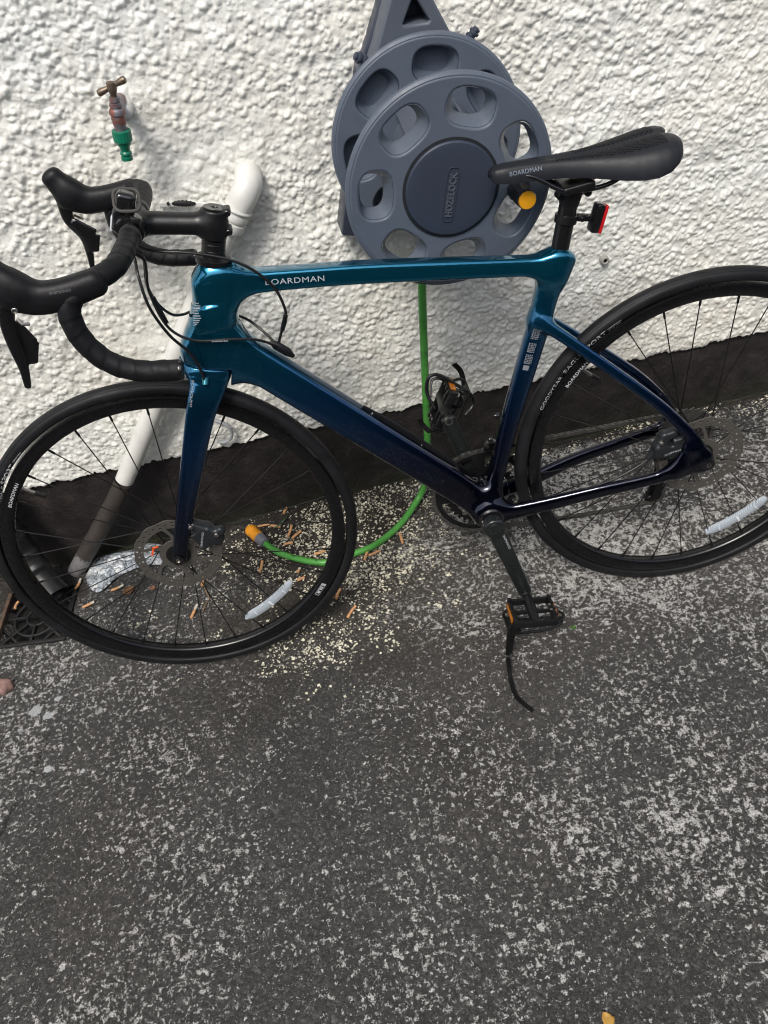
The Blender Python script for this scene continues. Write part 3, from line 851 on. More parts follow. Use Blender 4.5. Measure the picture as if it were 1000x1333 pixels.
# crumpled clear plastic sheet under the wheel
fo = [(-.658, -.080), (-.639, -.033), (-.605, -.021), (-.537, -.026), (-.502, -.017), (-.461, -.041), (-.448, -.075), (-.461, -.101), (-.518, -.092), (-.569, -.103), (-.597, -.127), (-.624, -.142), (-.646, -.116)]
fc = np.mean(fo, 0); ring = catmull([(p[0], p[1], 0) for p in fo + fo[:1]], 6)[:-1]; K = len(ring); NRr = 26
V = []; 
for r_ in range(NRr + 1):
    s = (r_ / NRr)
    for k in range(K):
        p = np.array(fc) + (ring[k][:2] - fc) * s
        V.append([p[0], p[1]])
V = np.array(V)
def hsh(x, y, s): return .5 + .5 * np.sin(x * 91 * s + np.sin(y * 67 * s + x * 31) * 2.1) * np.sin(y * 83 * s + np.sin(x * 57 * s) * 1.7)
hz = .0075 * hsh(V[:, 0], V[:, 1], 1.0) + .0045 * hsh(V[:, 1] + 3, V[:, 0], 2.7) + .0022 * hsh(V[:, 0] + 1, V[:, 1] + 2, 7.0)
edge = np.repeat(np.arange(NRr + 1), K) / NRr
hz = .002 + hz * (1 - .75 * edge ** 6)
F = [(r_ * K + k, r_ * K + (k + 1) % K, (r_ + 1) * K + (k + 1) % K, (r_ + 1) * K + k) for r_ in range(NRr) for k in range(K)]
t = NT('crumpled_plastic'); co = t.coord()
glint_col = t.mix(t.ramp(t.noise(70, 6, .75, co, 1.2), [(.44, 0.), (.52, .9)]), (.10, .105, .11), (.56, .64, .72))  # white and dark patches paint the glints of the crumpled film
glint_col = t.mix(t.ramp(t.noise(48, 6, .8, co, .8), [(.50, 0.), (.57, 1.)]), glint_col, (.90, .93, .95))
t.set(Base_Color=glint_col, Roughness=t.ramp(t.noise(60, 4, .6, co), [(.3, .06), (.7, .3)]), Metallic=.35, Specular_IOR_Level=.8,
      Normal=t.bump(t.noise(110, 6, .8, co, 1.5), .7, .005))
fs = mesh('plastic_sheet', np.c_[V, hz], F, t.m)
md = fs.modifiers.new('t', 'SOLIDIFY'); md.thickness = .0006
tag(fs, 'crumpled shiny bluish plastic sheet on the ground by the plinth', 'plastic sheet')

# cigarette butts
M_filter = simple('cigarette_filter', (.58, .31, .145), .75, var=.28, scale=160, bump=.4, bscale=700)
M_paper = simple('cigarette_paper', (.56, .53, .47), .8, var=.2, scale=160)
M_ash = simple('burnt_tip', (.05, .045, .04), .9)
BUTTS = [
 ((-.226, -.053), (-.195, -.053), 'cigarette butt on the soil just behind the orange hose connector', .0),
 ((-.192, -.060), (-.168, -.073), 'cigarette butt lying next to the twig, second to the right of the hose connector', .0),
 ((-.155, -.112), (-.141, -.080), 'cigarette butt pointing towards the wall, left one of the crossed pair right of the connector', .0),
 ((-.146, -.121), (-.121, -.103), 'cigarette butt slanting to the right, right one of the crossed pair right of the connector', .0),
 ((-.167, -.135), (-.144, -.137), 'cigarette butt lying flat below the crossed pair, near the green hose', .0),
 ((-.234, -.203), (-.224, -.172), 'brownish cigarette butt standing out below the hose connector, left of the reflector', .0),
 ((-.146, -.232), (-.138, -.218), 'short pale cigarette butt between the green hose and the wheel reflector', .4),
 ((-.100, -.188), (-.072, -.184), 'brown cigarette butt beside the green hose, seen inside the front wheel rim', .0),
 ((.013, -.245), (.027, -.220), 'cigarette butt in front of the green hose, left of the pair outside the front wheel', .0),
 ((.025, -.234), (.052, -.226), 'cigarette butt in front of the green hose, right of the pair outside the front wheel', .0),
 ((.109, -.221), (.109, -.188), 'cigarette butt nearest the bend of the green hose, under the down tube', .0),
 ((-.070, -.338), (-.057, -.312), 'upper cigarette butt of the two lying against the front tyre', .0),
 ((-.077, -.330), (-.062, -.303), 'lower cigarette butt of the two lying against the front tyre', .0),
 ((-.054, -.396), (-.031, -.372), 'lone cigarette butt on pale flakes right of the front tyre', .0),
 ((-.150, -.256), (-.132, -.252), 'stubby reddish cigarette butt just above the tip of the wheel reflector', .0),
 ((-.372, -.200), (-.366, -.174), 'cigarette butt by the twig below the front brake disc', .0),
 ((-.401, -.290), (-.385, -.256), 'cigarette butt with white paper end in the lower middle of the front wheel', .3),
 ((-.591, -.146), (-.562, -.137), 'cigarette butt with white end touching the plastic sheet', .3),
 ((-.680, -.114), (-.669, -.083), 'cigarette butt propped beside the bare pipe end', .25),
 ((-.658, -.177), (-.631, -.168), 'cigarette butt on the ground right of the drain pipe mouth', .12),
 ((-.822, -.132), (-.816, -.112), 'cigarette butt lying on the edge of the drain grate', .0),
 ((-.156, -.030), (-.145, -.012), 'cigarette butt at the wall end of the green weed behind the connector', .0),
]
for a, b, lab, wh in BUTTS:
    a = np.array(a); b = np.array(b)
    z = max(gz(*((a + b) / 2)), 0) + .0046
    if 'grate' in lab: z = .008
    d = Vector((*(b - a), rnd.uniform(-.002, .003))); L = d.length; d.normalize(); p0 = Vector((*a, z))
    bent = Vector((-d.y, d.x, 0)) * rnd.uniform(-.002, .002)
    n = 9; pts = [p0 + d * L * (i / (n - 1)) + bent * math.sin(math.pi * i / (n - 1)) for i in range(n)]
    rr = [.0034 * (1 + rnd.uniform(-.12, .08)) for _ in range(n)]
    cut = n if wh == 0 else max(3, int(n * (1 - wh)))
    v, f = tube(pts[:cut], rr[:cut], 10, up=(0, 0, 1), sy=.85)
    o = mesh('cigarette_butt', v, f, M_filter, sharp=50)
    tag(o, lab, 'cigarette butt', 'cigarette butts scattered under the bicycle')
    if wh:
        v, f = tube([pts[cut - 1] + (pts[cut - 1] - pts[cut - 2]) * .01] + pts[cut:], [rr[cut - 1] * .99] + [q * .95 for q in rr[cut:]], 10, up=(0, 0, 1), sy=.85); mesh('paper_end', v, f, M_paper, o, sharp=50)
    else:
        e = pts[-1] - pts[-2]; v, f = tube([pts[-1] + e * .01, pts[-1] + e * .12], [.0032, .0020], 8); mesh('burnt_tip', v, f, M_ash, o, sharp=50)

# leaves
def leaf(pos, ln, wd, ang, mat, label, curl=.25, name='fallen_leaf'):
    n = 9; P = []; F = []
    for i in range(n):
        t_ = i / (n - 1); w_ = wd * math.sin(math.pi * min(1, t_ * .97 + .015)) ** .8 * (1.15 - .5 * t_)
        for j in range(5):
            s = (j - 2) / 2
            P.append((ln * (t_ - .5), w_ * s * (1 + .12 * ((i * 5 + j * 3) % 4 - 1.5) / 1.5), .002 + curl * ln * ((t_ - .5) ** 2) + abs(s) * wd * .25 + .001 * ((i + j) % 2)))
    for i in range(n - 1):
        for j in range(4): F.append((i * 5 + j, i * 5 + j + 1, i * 5 + j + 6, i * 5 + j + 5))
    ca, sa = math.cos(ang), math.sin(ang)
    P = [(pos[0] + x * ca - y * sa, pos[1] + x * sa + y * ca, z + max(gz(*pos), 0)) for x, y, z in P]
    o = mesh(name, P, F, mat); md = o.modifiers.new('t', 'SOLIDIFY'); md.thickness = .0005
    return tag(o, label, 'leaf', 'fallen leaves')
leaf((-.547, -.160), .030, .013, .5, simple('brown_leaf', (.16, .075, .03), .7, var=.4, scale=90), 'curled brown leaf next to the plastic sheet inside the front wheel')
leaf((.195, -1.232), .022, .010, 1.9, simple('yellow_leaf', (.48, .27, .05), .6, var=.35, scale=80), 'yellow leaf fragment at the bottom edge of the picture')
leaf((.399, -.563), .012, .006, .2, simple('green_leaf', (.05, .13, .02), .6), 'tiny pale leaf on the ground below the rear chain stay')
leaf((-.49, -.170), .014, .008, 1.2, simple('rusty_leaf', (.22, .10, .05), .7, var=.4, scale=90), 'small rusty leaf scrap between the brown leaf and the brake disc')
m = MB(); m.tube(catmull([(-.367, -.198, .004), (-.363, -.222, .005), (-.357, -.245, .004), (-.366, -.262, .006), (-.374, -.280, .004)], 6), .0016, 7)
tag(m.build('twig', simple('twig_bark', (.22, .15, .09), .8, var=.3)), 'thin pale crooked twig below the front brake disc', 'twig')
m = MB(); m.tube(catmull([(-.150, -.045, .006), (-.160, -.060, .010), (-.172, -.070, .008), (-.187, -.072, .005)], 6), [.0012 + .0022 * math.sin(math.pi * i / 18) for i in range(19)], 7, sy=.5)
tag(m.build('weed_blade', simple('weed_green', (.06, .11, .06), .6, var=.3)), 'green weed blade behind the hose connector at the foot of the wall', 'weed')
# broken brick
bk = sdf_obj('brick_fragment', [(box_sdf((-.832, -.348, .006), (.026, .017, .008), Matrix.Rotation(-.35, 3, 'Z'), .004), 0), (box_sdf((-.816, -.352, .003), (.014, .014, .007), Matrix.Rotation(.5, 3, 'Z'), .004), .006)], (-.90, -.42, -.02), (-.76, -.29, .04), .0035, simple('pink_brick', (.22, .135, .118), .85, var=.35, scale=70, bump=.8, bscale=220), None)
tag(bk, 'pinkish broken brick fragment at the left edge of the ground', 'brick')

# paint flakes and grit
M_flake = simple('paint_flakes', (.60, .575, .46), .75, var=.3, scale=45)
cl_ = [((.05, -.06), (.13, .035), 900), ((.17, -.10), (.07, .06), 800), ((-.10, -.16), (.12, .06), 500), ((-.02, -.13), (.12, .06), 1050), ((.09, -.23), (.09, .04), 480), ((-.12, -.10), (.09, .05), 520), ((-.17, -.19), (.09, .05), 380),
       ((-.02, -.35), (.08, .07), 620), ((-.09, -.42), (.08, .06), 620), ((-.17, -.46), (.06, .03), 420), ((.03, -.28), (.05, .04), 520), ((-.27, -.13), (.05, .04), 260), ((.62, -.025), (.35, .014), 620), ((.95, -.035), (.20, .02), 420),
       ((.1, -.33), (.10, .06), 220), ((-.25, -.27), (.15, .08), 200), ((.3, -.15), (.2, .1), 180)]
m = MB()
for (c, s, n) in cl_:
    sub = [(rng.normal(c[0], s[0]), rng.normal(c[1], s[1])) for _ in range(max(6, n // 11))]
    for _ in range(int(n * .85)):
        q = sub[rng.integers(len(sub))]
        x = q[0] + rng.normal(0, .011); y = q[1] + rng.normal(0, .011)
        if y > -.006 or y < -1.2: continue
        r_ = .0007 + .0026 * rng.random() ** 2.6
        k = int(rng.integers(4, 7)); a0 = rng.random() * 6.3
        z = gz(x, y) + .0007 + .0012 * rng.random(); tx, ty = rng.normal(0, .35, 2)
        P = []
        for i in range(k):
            a = a0 + 2 * math.pi * i / k; rr = r_ * (.55 + .75 * rng.random())
            dx, dy = rr * math.cos(a) * 1.25, rr * math.sin(a); P.append((x + dx, y + dy, z + dx * tx + dy * ty))
        top = P; bot = [(p[0], p[1], p[2] - .0007) for p in P]
        m.add(top + bot, [tuple(range(k))] + [(i, k + i, k + (i + 1) % k, (i + 1) % k) for i in range(k)])
o = m.build('paint_flakes', M_flake, None, smooth=False); tag(o, 'pale flakes of old paint strewn along the wall and round the front wheel', 'paint flakes', kind='stuff')
# soil crumbs
m = MB()
for _ in range(2600):
    if rng.random() < .7: x, y = rng.normal(-.03, .17), -abs(rng.normal(.0, .13)) - .01
    else: x, y = rng.uniform(-.9, 1.2), -.008 - abs(rng.normal(0, .02))
    r_ = .0008 + .0026 * rng.random() ** 2; z = gz(x, y) + r_ * .5
    P = [(x + r_ * a * (.7 + .6 * rng.random()), y + r_ * b * (.7 + .6 * rng.random()), z + r_ * c * .8) for a, b, c in ((1, 0, 0), (-1, 0, 0), (0, 1, 0), (0, -1, 0), (0, 0, 1), (0, 0, -1))]
    m.add(P, [(0, 2, 4), (2, 1, 4), (1, 3, 4), (3, 0, 4), (2, 0, 5), (1, 2, 5), (3, 1, 5), (0, 3, 5)])
o = m.build('soil_crumbs', simple('soil', (.030, .022, .015), .9, var=.5, scale=30), None, smooth=False); tag(o, 'dark soil crumbs and debris along the foot of the wall', 'soil', kind='stuff')
# moss in the joint
m = MB()
for _ in range(1500):
    x = rng.choice([rng.normal(-.50, .12), rng.uniform(-.65, 1.2), rng.normal(.75, .2)]); y = -.004 - abs(rng.normal(0, .006)); z = gz(x, y) - .001
    for k in range(3):
        a = rng.random() * 6.3; l_ = .002 + .004 * rng.random(); d = (math.cos(a) * l_ * .6, math.sin(a) * l_ * .6)
        m.add([(x - d[1] * .25, y + d[0] * .25, z), (x + d[1] * .25, y - d[0] * .25, z), (x + d[0], y + d[1], z + l_)], [(0, 1, 2)])
o = m.build('moss', simple('moss_green', (.045, .065, .022), .9, var=.5, scale=30), None, smooth=False); tag(o, 'thin line of moss in the joint between wall and ground', 'moss', kind='stuff')

# ================================================================== BICYCLE  (local axes: x forward, y to the viewer's side, z up)
BM = Matrix(((-0.9975408, -0.06945227, 0.00941968, 0.65961548), (0.07008815, -0.9884906, 0.1340671, -0.48799622), (0, 0.13439761, 0.99092749, 0), (0, 0, 0, 1)))
bike = empty('bicycle', 'blue and black road bicycle with drop handlebars leaning towards the wall', 'bicycle', BM)
SB = Vector((0.94117475, 0, 0.32486683))
SR = Matrix(((0.99968, -0.0252952, -0.000100889), (0.0252952, 0.9996482, 0.0079755), (-0.000100889, -0.0079755, 0.9999682))).to_4x4()
STEER = Matrix.Translation(SB) @ SR @ Matrix.Translation(-SB)
def st(o): o.matrix_local = STEER; return o
HA = R_(72.5); s_ax = Vector((-math.cos(HA), 0, math.sin(HA))); n_ax = Vector((math.sin(HA), 0, math.cos(HA)))
HR = Matrix((n_ax, Vector((0, 1, 0)), s_ax)).transposed()

t = NT('frame_paint'); co = t.coord()
sep = t.n('SeparateXYZ'); t.l(co, sep.inputs[0])
fade = t.n('MapRange'); fade.inputs['From Min'].default_value = .35; fade.inputs['From Max'].default_value = .75
t.l(sep.outputs[2], fade.inputs['Value'])
c = t.ramp(fade.outputs[0], [(0., (.0013, .0035, .0170)), (.25, (.0016, .0120, .052)), (.58, (.0018, .056, .165)), (1., (.0022, .160, .275))])
fl = t.n('TexVoronoi', i_Scale=2600.0); t.l(co, fl.inputs['Vector'])
c = t.mix(.16, c, fl.outputs['Color'], 'OVERLAY')
t.set(Base_Color=c, Metallic=.88, Roughness=.155, Coat_Weight=1.0, Coat_Roughness=t.ramp(t.noise(60, 4, .6, co), [(.35, .02), (.8, .07)]))
M_paint = t.m
M_white = simple('decal_white', (.62, .64, .66), .5, var=.05)
M_decal = simple('decal_silver', (.42, .44, .47), .45, var=.08)
M_black = simple('satin_black', (.0055, .0058, .0066), .38, var=.15, scale=60)
M_gloss = simple('gloss_black', (.008, .008, .009), .18, var=.15, scale=60, coat=.5)
M_rubber = simple('tyre_rubber', (.0095, .0100, .0115), .50, spec=.28, var=.40, scale=28, bump=.25, bscale=700)
M_rim = simple('rim_black', (.0045, .0047, .0055), .26, var=.12, scale=25)
M_tape = simple('bar_tape', (.0062, .0065, .0080), .55, var=.15, scale=70, bump=.35, bscale=900, spec=.28)
M_hood = simple('hood_rubber', (.0060, .0063, .0076), .48, var=.12, scale=60, bump=.2, bscale=1200, spec=.28)
M_saddle = simple('saddle_cover', (.0115, .0130, .0175), .46, var=.08, scale=40, bump=.15, bscale=1300, spec=.28)
M_steel = simple('brushed_steel', (.42, .40, .37), .34, metal=1.0, var=.08, scale=60)
M_rotor = simple('rotor_steel', (.19, .176, .16), .42, metal=.75, var=.08, scale=90)
M_chain = simple('oily_chain', (.22, .215, .205), .34, metal=.9, var=.3, scale=150)
M_grey = simple('anodised_grey', (.026, .030, .033), .38, metal=.4, var=.1, scale=60)
M_amber = simple('amber_reflector', (.32, .105, .008), .25, var=.1, coat=.6)
M_spoke = simple('spoke_black', (.016, .016, .017), .35, metal=.6)

# ---- frame
def mir(nodes): return [(a, -b, c_, d, e) for a, b, c_, d, e in nodes]
CS = [(.388, .022, .281, .014, .0190), (.366, .033, .2800, .0100, .0172), (.289, .044, .2910, .0090, .0152), (.199, .057, .3080, .0084, .0136), (.111, .0655, .3190, .0080, .0126), (.041, .0700, .3300, .0078, .0130), (.002, .0715, .3365, .0070, .0135)]
SS = [(.288, .005, .652, .0085, .0115), (.280, .0145, .6465, .0088, .0110), (.247, .0245, .619, .0082, .0100), (.173, .0420, .552, .0076, .0094), (.128, .052, .510, .0075, .0094), (.078, .0605, .459, .0075, .0098), (.032, .0675, .400, .0075, .0112), (.008, .0710, .355, .0075, .0130)]
head_bot = Vector((.8285, 0, .6885))
frame_parts = [
 (sweep_sdf([(.776, 0, .828, .0225, .0255), (.800, 0, .765, .0240, .0295), (.826, 0, .700, .0285, .0365), (.834, 0, .672, .0290, .0375)]), 0),
 (sweep_sdf([(.785, 0, .800, .0190, .0220), (.735, 0, .8035, .0175, .0176), (.642, 0, .7940, .0163, .0160), (.524, 0, .7787, .0158, .0158), (.300, 0, .7434, .0149, .0146), (.262, 0, .7375, .0146, .0160)], n=5.0), .040),
 (sweep_sdf([(.815, 0, .730, .0190, .0260), (.757, 0, .672, .0222, .0305), (.592, 0, .495, .0228, .0300), (.463, 0, .357, .0235, .0300), (.410, 0, .296, .0275, .0280)], n=4.4), .045),
 (sweep_sdf([(.2420, 0, .742, .0155, .0205), (.268, 0, .690, .0155, .0200), (.282, 0, .641, .0150, .0192), (.300, 0, .588, .0148, .0188), (.344, 0, .454, .0165, .0165), (.379, 0, .335, .0220, .0150), (.396, 0, .290, .0280, .0200)], n=2.7), .030),
 (cyl_sdf((.398, -.038, .279), (.398, .038, .279), .0245, .004), .022),
 (sweep_sdf(CS), .016), (sweep_sdf(mir(CS)), .016), (sweep_sdf(SS), .012), (sweep_sdf(mir(SS)), .012),
 (sweep_sdf([(.012, .071, .350, .0072, .0140), (-.001, .0715, .338, .0072, .0140)]), .012), (sweep_sdf([(.012, -.071, .350, .0072, .0140), (-.001, -.0715, .338, .0072, .0140)]), .012),
 (sweep_sdf([(.060, .0690, .333, .0070, .010), (.035, .0690, .372, .0070, .010)]), .020),
 (box_sdf(head_bot - s_ax * .0500 + n_ax * .012, (.0500, .07, .0500), HR, .0005), -.0008),
 (box_sdf(Vector((.776, 0, .8435)) + s_ax * .05 + n_ax * .006, (.0335, .07, .05), HR, .0005), -.0008),
]
frame = sdf_obj('frame', frame_parts, (-.03, -.092, .225), (.885, .092, .865), .0029, M_paint, bike)
# fork
FL = [(.8300, .012, .6900, .0160, .0330), (.8345, .0290, .664, .0120, .0300), (.862, .0450, .616, .0094, .0238), (.918, .0485, .492, .0086, .0180), (.959, .0508, .398, .0080, .0150), (.979, .0525, .350, .0076, .0132), (.984, .0530, .337, .0075, .0132)]
fork = st(sdf_obj('fork', [
 (sweep_sdf([(.8250, 0, .705, .0285, .0365), (.8315, 0, .688, .0285, .0350)], n=2.4), 0),
 (sweep_sdf(FL, n=2.6), .020), (sweep_sdf(mir(FL), n=2.6), .020),
 (box_sdf(head_bot - s_ax * .0008 + s_ax * .05, (.07, .07, .05), HR, .0004), -.0006),
 (cyl_sdf((.986, -.08, .339), (.986, -.0605, .339), .0085, .001), -.001), ], (.76, -.075, .31), (1.02, .075, .735), .0026, M_paint, bike))

# lettering and marks on frame and fork
def tt_text():
    v, f = text2d('BOARDMAN', .0125, 1.32, 0, 1.08, .0, .0); w = v[:, 0].max(); v[:, 0] *= .090 / w
    return drape('lettering', v, f, (.7065, .02, .7985), (-.0905, 0, -.0115), (0, 0, 1), (0, -1, 0), frame, M_decal, frame)
tt_text()
def quads(rects):
    v = []; f = []
    for q in rects:
        b = len(v); n = 4
        # subdivided so that it follows the tube
        for i in range(n + 1):
            for j in range(n + 1):
                a, c_ = i / n, j / n
                p = [(1 - a) * (1 - c_) * q[0][k] + a * (1 - c_) * q[1][k] + a * c_ * q[2][k] + (1 - a) * c_ * q[3][k] for k in (0, 1)]
                v.append((p[0], p[1], 0))
        for i in range(n):
            for j in range(n): f.append((b + i * (n + 1) + j, b + (i + 1) * (n + 1) + j, b + (i + 1) * (n + 1) + j + 1, b + i * (n + 1) + j + 1))
    return np.array(v), f
# striped badge at the front of the head tube
rr = []
for k in range(10):
    y = -.0035 * k; ln = (.011, .013, .012, .009, .010, .012, .013, .011, .009, .006)[k]
    rr.append([(0, y), (ln, y + .0035), (ln, y + .0050), (0, y + .0015)])
v, f = quads(rr); drape('head_badge', v, f, (.8225, .02, .7925), (-.95, 0, -.2), (-.30, 0, .95), (0, -1, 0), frame, M_decal, frame)
# sticker block on the seat tube
rr = []
for i in range(22):
    if i in (7, 8, 15): continue
    y = -.0030 * i; x = 0
    while x < .0125:
        w_ = .0010 + .0022 * rnd.random()
        rr.append([(x, y), (min(x + w_, .0130), y), (min(x + w_, .0130), y + .0019), (x, y + .0019)]); x += w_ + .0006 + .0006 * rnd.random()
rr.append([(0.001, -.075), (.011, -.075), (.011, -.066), (.001, -.066)])
v, f = quads(rr); drape('frame_sticker', v, f, (.2965, .02, .6395), (-.95, 0, -.3), (-.31, 0, .95), (-.15, -1, 0), frame, simple('sticker_grey', (.20, .215, .24), .5), frame)
v, f = text2d('BOARDMAN', .0062, 1.2); drape('fork_lettering', v, f, (.8545, .04, .676), (.3, 0, -.95), (.95, 0, .3), (-.2, -1, 0), fork, M_decal, fork)
# cable ports
m = MB(); m.tube([(.724, 0, .6985), (.716, 0, .6905), (.700, 0, .6745), (.692, 0, .6650)], [.003, .0075, .0075, .003], 20, up=(0, 1, 0), sy=.8); m.build('cable_port', M_black, frame)
m = MB(); m.cyl((.836, .0395, .676), (.838, .0460, .668), .0058, .0048, 14); m.build('hose_port', simple('teal_port', (.02, .20, .25), .3, metal=.6, coat=.8), fork)
# bottle bolts and down-tube guard strip
for (x, z, d) in ((.3655, .4775, (.94, 0, .30)), (.3795, .4300, (.94, 0, .30)), (.5830, .5290, (-.68, 0, .73)), (.5060, .4440, (-.68, 0, .73))):
    d = Vector(d).normalized(); m = MB()
    base = Vector((x, 0, z))
    m.lathe([(.0055, -.004), (.0055, .0015), (.0045, .004), (.0022, .0042), (.0020, .0022)], 14, align(base, d)); m.build('bottle_bolt', M_gloss, frame)
sp = [(.600, 0, .5440), (.560, 0, .5010), (.520, 0, .4580), (.480, 0, .4150), (.450, 0, .3830)]
m = MB(); off = Vector((-.68, 0, .73)).normalized() * .0045
m.tube([Vector(p) + off for p in sp], [.004, .0085, .0085, .0085, .004], 12, up=(0, 1, 0), sy=.35); m.build('guard_strip', M_black, frame)
# axle ends
m = MB(); m.lathe([(.0115, 0), (.0115, .0012), (.0085, .0022), (.0062, .0018), (.0060, -.002)], 24, align((0, .0798, .339), (0, 1, 0))); ae = m.build('rear_axle_cap', M_gloss, frame)
m = MB(); m.lathe([(.0040, -.001), (.0048, .0025), (.0030, .0028), (.0028, .001)], 6, align((0, .0798, .339), (0, 1, 0))); m.build('axle_hex', M_steel, frame)
m = MB(); m.lathe([(.0108, 0), (.0108, .0012), (.0080, .0022), (.0060, .0018), (.0058, -.002)], 24, align((.985, .0614, .339), (0, 1, 0))); m.build('front_axle_cap', M_gloss, fork)
m = MB(); m.lathe([(.0038, -.001), (.0046, .0025), (.0028, .0028), (.0026, .001)], 6, align((.985, .0614, .339), (0, 1, 0))); m.build('axle_hex', M_steel, fork)

# ---- wheels
RXm = Matrix.Rotation(-math.pi / 2, 4, 'X')     # lathe axis -> lateral
def lat_lathe(prof, n, closed=False):
    v, f = lathe(prof, n, closed); return [RXm @ Vector(p) for p in v], f
rim_prof = [(.3135, -.0118), (.3115, -.0126), (.3080, -.0128), (.3000, -.0124), (.2935, -.0108), (.2900, -.0070), (.2888, 0), (.2900, .0070), (.2935, .0108), (.3000, .0124), (.3080, .0128), (.3115, .0126), (.3135, .0118)]
v, f = lat_lathe(rim_prof, 144, True); rim_v, rim_f = v, f
def make_wheel(ang, loc, label, steer, text_off, rot_lat, hub_half, badge):
    W = mesh('wheel', rim_v, rim_f, M_rim, bike, sharp=38)
    base = Matrix.Translation(loc) @ Matrix.Rotation(-R_(ang), 4, 'Y')
    W.matrix_local = (STEER @ base) if steer else base
    W['label'] = label
    # tyre
    pr = []
    for k in range(30):
        a = 2 * math.pi * k / 30; r_ = .0140
        rad = .3250 + r_ * math.cos(a); la = r_ * math.sin(a) * 1.0
        if math.cos(a) < -.6: continue
        if abs(a - math.pi / 2) < .5 or abs(a - 3 * math.pi / 2) < .5: la *= 1.012
        pr.append((rad, la))
    pr = sorted(pr, key=lambda q: math.atan2(q[1], q[0] - .325))
    v, f = lat_lathe(pr, 180, True); mesh('tyre', v, f, M_rubber, W)
    # thin moulding rings on the sidewall
    for sgn in (1, -1):
        m = MB(); m.tube([(.3345 * math.cos(a), sgn * .0107, .3345 * math.sin(a)) for a in np.linspace(0, 2 * math.pi, 160, endpoint=False)], .0005, 5, closed=True); m.build('sidewall_line', M_rubber, W)
    # hub
    v, f = lat_lathe([(.0085, -hub_half), (.0100, -hub_half + .002), (.0100, -.030), (.0200, -.0270), (.0235, -.0255), (.0235, -.0225), (.0190, -.0205), (.0115, -.0150), (.0105, 0), (.0115, .0150), (.0190, .0205), (.0235, .0225), (.0235, .0255), (.0200, .0270), (.0165, .0300), (.0165, rot_lat - .001), (.0100, rot_lat + .004), (.0085, hub_half)], 40)
    mesh('hub', v, f, M_black, W, sharp=40)
    # spokes
    pitch = 360 / 28
    protos = []
    for k in range(28):
        if k < 4:
            sd = 1 if k % 2 == 0 else -1; off = 52 if k // 2 == 0 else -52
            a = R_(pitch / 2); h = a + R_(off); hr = .0215; lf = sd * (.0238 + (.0018 if off > 0 else -.0018))
            p0 = Vector((hr * math.cos(h), lf, hr * math.sin(h))); p1 = Vector((.2895 * math.cos(a), sd * .0015, .2895 * math.sin(a)))
            d = (p1 - p0); L_ = d.length; d.normalize()
            m = MB(); m.tube([p0, p0 + d * (L_ - .014)], .00105, 6); m.tube([p0 + d * (L_ - .0145), p0 + d * (L_ - .013), p1], [.0015, .0021, .0021], 8)
            o = m.build('spoke', M_spoke, W); protos.append(o)
        else:
            o = protos[k % 4].copy(); COL.objects.link(o); o.parent = W
        o.matrix_local = Matrix.Rotation(-R_(pitch * k), 4, 'Y')
    # valve
    m = MB(); m.cyl((.2895, .0, 0), (.266, .0, 0), .0030, .0029, 10); m.cyl((.2895, 0, 0), (.287, 0, 0), .0050, .0045, 12)
    m.build('valve', M_steel, W)
    m = MB(); m.tube([(.2670, 0, 0), (.2655, 0, 0), (.2500, 0, 0), (.2480, 0, 0)], [.0030, .0042, .0042, .0022], 10); m.build('valve_cap', M_black, W)
    # reflector
    m = MB(); P = []; F = []; n = 24
    for i in range(n + 1):
        u = i / n; a = R_(-162 + 33 * (u - .5)); hh = .0082 * min(1, (min(u, 1 - u) * 7 + .30))
        rc = .2350 + .004 * abs(u - .5)
        for (dr, dl) in ((-hh, .004), (-hh * .9, .0125), (-.0006 - .1 * hh, .0140), (.0006 + .1 * hh, .0140), (hh * .9, .0125), (hh, .004)):
            P.append(((rc + dr) * math.cos(a), dl, (rc + dr) * math.sin(a)))
    for i in range(n):
        for j in range(6): F.append((i * 6 + j, (i + 1) * 6 + j, (i + 1) * 6 + (j + 1) % 6, i * 6 + (j + 1) % 6))
    F.append(tuple(range(6))[::-1]); F.append(tuple(n * 6 + j for j in range(6)))
    rf = mesh('wheel_reflector', P, F, M_refl, W, sharp=30)
    m = MB()
    for u in (-.30, .0, .30):
        a = R_(-162 + 33 * u); c_ = Vector((.235 * math.cos(a), .0143, .235 * math.sin(a)))
        m.box(c_, (.0115 if u else .014, .0012, .0018 if u else .004), Matrix.Rotation(-a, 3, 'Y'), .0003)
    m.build('reflector_rib', simple('reflector_white', (.72, .76, .80), .35), rf)
    # rotor
    loops = [[((.0795 + .0013 * math.sin(a * 12)) * math.cos(a), (.0795 + .0013 * math.sin(a * 12)) * math.sin(a)) for a in np.linspace(0, 2 * math.pi, 144, endpoint=False)]]
    def sw(r_, a): return (r_ * math.cos(a + (r_ - .03) * 9), r_ * math.sin(a + (r_ - .03) * 9))
    for i in range(6):
        a0 = 2 * math.pi * i / 6; g0, g1 = .17, .17
        outer = [sw(.0625, a) for a in np.linspace(a0 + .055, a0 + 2 * math.pi / 6 - .055, 12)]
        mid_ = [sw(r_, a0 + 2 * math.pi / 6 - .055 - .06 * (1 - r_ / .0625)) for r_ in (.055, .046)]
        inner = [sw(.034, a) for a in np.linspace(a0 + 2 * math.pi / 6 - .15, a0 + .15, 8)]
        mid2 = [sw(r_, a0 + .055 + .06 * (1 - r_ / .0625)) for r_ in (.046, .055)]
        loops.append(outer + mid_ + inner + mid2)
    for i in range(36):
        a = 2 * math.pi * i / 36
        for r_ in ((.0675, .0745) if i % 2 == 0 else (.0710,)):
            loops.append(circle(.00225, 10, (r_ * math.cos(a), r_ * math.sin(a))))
    loops.append(circle(.0215, 40))
    v, f = plate(loops, .0018)
    fx = RXm
